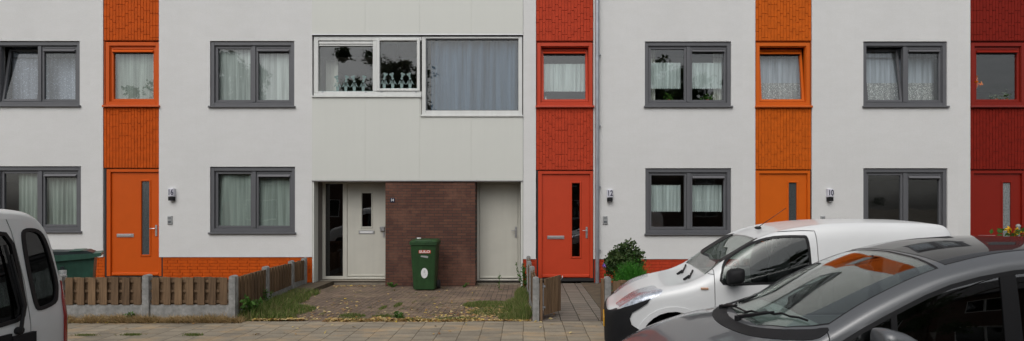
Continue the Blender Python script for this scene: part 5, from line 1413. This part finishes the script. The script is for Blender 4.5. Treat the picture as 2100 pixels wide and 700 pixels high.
for P, nm in ((rw, 'rear_window'), (lw, 'rear_window')):
    g = part(nm, B3, KC, -.004, -.010, cutter((P, 'x', -4.6, -3.9)), M['tint'], kv, warp)
    part('window_seal', B3, KC, .010, -.006, boolean(cutter((inset(P, -.014), 'x', -4.6, -3.9)), cutter((inset(P, .016), 'x', -4.7, -3.8)), 'DIFFERENCE'), M['black'], g, warp)
for P in (sidew, sidew2):
    for y0, y1 in ((KC - 1.1, KC - .5), (KC + .5, KC + 1.1)):
        part('side_window', B3, KC, -.004, -.010, cutter((P, 'y', y0, y1)), M['tint'], kv, warp)
tl = [(4.735, .38), (4.80, .38), (4.80, 1.15), (4.758, 1.15), (4.735, 1.0)]
for s in (1, -1):
    P = tl if s > 0 else [(2 * KC - a, b) for a, b in tl]
    part('tail_light', B3, KC, .012, -.004, cutter((P, 'x', -4.28, -3.9)), M['red_lens'], kv, warp)
for zc in (1.22, .55):
    m = MB(); m.box(-4.13, -4.085, 4.755, 4.790, zc - .018, zc + .018); m.build('hinge', M['silver_paint'], kv)
def rx(z): return -4.065 - .14 * max(0, z - .85)
m = MB(); m.tube([(rx(.81) - .02, 4.30, .81), (rx(.81) + .035, 4.30, .81)], .03, 10); m.tube([(rx(.8) + .03, 4.30, .80), (rx(1.0) + .045, 4.335, 1.0), (rx(1.42) + .03, 4.30, 1.42)], [.014, .012, .008], 6)
m.tube([(rx(.98) + .022, 4.345, .98), (rx(1.5) + .022, 4.27, 1.50)], .010, 6); m.build('wiper', M['black'], kv)
m = MB(); m.bbox(-.0, .01, 0, .01, 0, .01)
m = MB(); m.box(-4.08, -4.035, 4.24, 4.44, .60, .775); m.box(-4.08, -4.045, 3.4, 4.24, .70, .80); m.build('handle_trim', M['black_plastic'], kv)
m = MB(); m.box(-4.075, -4.045, 3.70, 4.235, .585, .695); m.build('number_plate', M['plate'], kv)
m = MB(); m.box(-4.12, -3.99, KC - .78, KC + .78, .12, .42); m.build('rear_bumper', M['black_plastic'], kv)
for X in (-4.85, -7.35):
    for s in (-1, 1): wheel(kv, X, KC + s * .72, .205, .305, s)
m = MB(); seat(m, -6.4, KC - .38, .45); seat(m, -6.4, KC + .38, .45); m.box(-7.6, -4.2, KC - .62, KC + .62, .12, .16); m.build('seats', M['seat'], kv, 60)
m = MB(); m.sphere((-4.55, 4.55, 1.775), (.05, .02, .012)); m.build('aerial_base', M['black'], kv, 60)

# ------------------------------------------------------------------ across the street (seen only in the window panes and car glass)
def tree_mesh(seed, H, R_, n, lsz):
    r_ = random.Random(seed); tr = MB(); tips = []
    tr.tube([(0, 0, 0), (.05, 0, H * .2), (0, .05, H * .4), (0, 0, H * .8)], [.24, .19, .14, .04], 10)
    for k in range(16):
        a = r_.uniform(0, 6.28); z_ = H * r_.uniform(.25, .7); l = R_ * r_.uniform(.5, .95); e = (l * math.cos(a), l * math.sin(a), z_ + H * r_.uniform(.05, .2)); tr.tube([(0, 0, z_), (e[0] * .5, e[1] * .5, z_ + (e[2] - z_) * .65), e], [.08, .05, .015], 6); tips.append(e)
    tips += [(r_.gauss(0, R_ * .3), r_.gauss(0, R_ * .3), H * r_.uniform(.6, .95)) for _ in range(12)]
    cl = []
    for e in tips:
        for _ in range(4): cl.append((e[0] + r_.gauss(0, R_ * .18), e[1] + r_.gauss(0, R_ * .18), e[2] + r_.gauss(0, R_ * .15), r_.uniform(.25, .6)))
    def fn():
        c = r_.choice(cl); return c[0] + r_.gauss(0, c[3] * .5), c[1] + r_.gauss(0, c[3] * .5), c[2] + r_.gauss(0, c[3] * .4)
    return tr.mesh('trunk'), leaves(n, fn, lsz, r_).mesh('crown', False)
tms = [tree_mesh(1, 11, 3.2, 22000, .12), tree_mesh(2, 9.5, 2.9, 20000, .12)]
TL = ['leafy street tree across the road, left of the photographer', 'leafy street tree across the road, far left', 'leafy street tree across the road, right of the photographer', 'leafy street tree across the road, far right', 'leafy street tree across the road, at the far left end']
for k, (X, Y, i, lb, s) in enumerate(((-10.0, -10.5, 0, TL[0], 1.15), (-21.0, -11, 1, TL[1], 1.3), (8.5, -10, 0, TL[2], 1.08), (21, -11, 1, TL[3], .80), (1.8, -8.5, 1, 'leafy street tree across the road, straight behind the photographer', .62), (5.5, -5.6, 1, 'small leafy tree at the kerb behind the photographer, to the right', .55), (14.5, -9, 0, 'leafy street tree across the road, between the right-hand trees', .95))):
    t = thing('street_tree', lb, 'tree', (X, Y, -.05), 'trees across the road'); t.scale = (s, s, s)
    for nm, me, mt in (('trunk', tms[i][0], M['bark']), ('crown', tms[i][1], M['leaf'])):
        if not me.materials: me.materials.append(mt)
        o = bpy.data.objects.new(nm, me); COL.objects.link(o); o.parent = t; WL[o] = Vector((0, 0, 0))
LBL = ['far left', 'left', 'middle', 'right', 'far right']
src = None
for k in range(5):
    X = -24 + k * 10.5
    t = thing('brick_house', 'dark roofed brick house across the road, ' + LBL[k], 'house', (X, -19, -.1), 'brick houses across the road')
    if src is None:
        src = t; Yh = -19
        m = MB(); wall_holes(m, X - 5.2, X + 5.2, -.1, 5.6, [(X - 4, X - 2, .9, 2.4), (X + 1, X + 3.6, .7, 2.4), (X - 3.8, X - 2.2, 3.6, 4.9), (X + 1.2, X + 3.2, 3.6, 4.9), (X - 1, X, -.05, 2.2)], Yh + .3, Yh); m.build('wall', M['opp_brick'], t)
        m = MB(); m.box(X - 5.2, X + 5.2, Yh - 8, Yh - .02, -.1, 5.58); m.build('rear_block', M['opp_brick'], t)
        m = MB(); m.prism([(Yh + .7, 5.5), (Yh + .7, 5.65), (Yh - 4, 8.6), (Yh - 8.7, 5.65), (Yh - 8.7, 5.5)], 'x', X - 5.25, X + 5.25); m.build('roof', M['roof_tile'], t)
        for a, b, c, d in ((-4, -2, .9, 2.4), (1, 3.6, .7, 2.4), (-3.8, -2.2, 3.6, 4.9), (1.2, 3.2, 3.6, 4.9)):
            m = MB(); m.frame(X + a, X + b, c, d, .09, Yh + .1, Yh + .2); m.bbox(X + (a + b) / 2 - .04, X + (a + b) / 2 + .04, Yh + .11, Yh + .19, c + .09, d - .09); wv = m.build('window', M['white_pvc'], t)
            m = MB(); m.box(X + a + .05, X + b - .05, Yh + .12, Yh + .13, c + .05, d - .05); m.build('pane', M['dark_glass'], wv)
        m = MB(); m.box(X - 1, X, Yh + .08, Yh + .15, -.05, 2.2); m.build('door', M['dark_red_paint'], t)
    else:
        for ch in list(src.children):
            c = ch.copy(); COL.objects.link(c); c.parent = t
            for g_ in ch.children:
                e = g_.copy(); COL.objects.link(e); e.parent = c
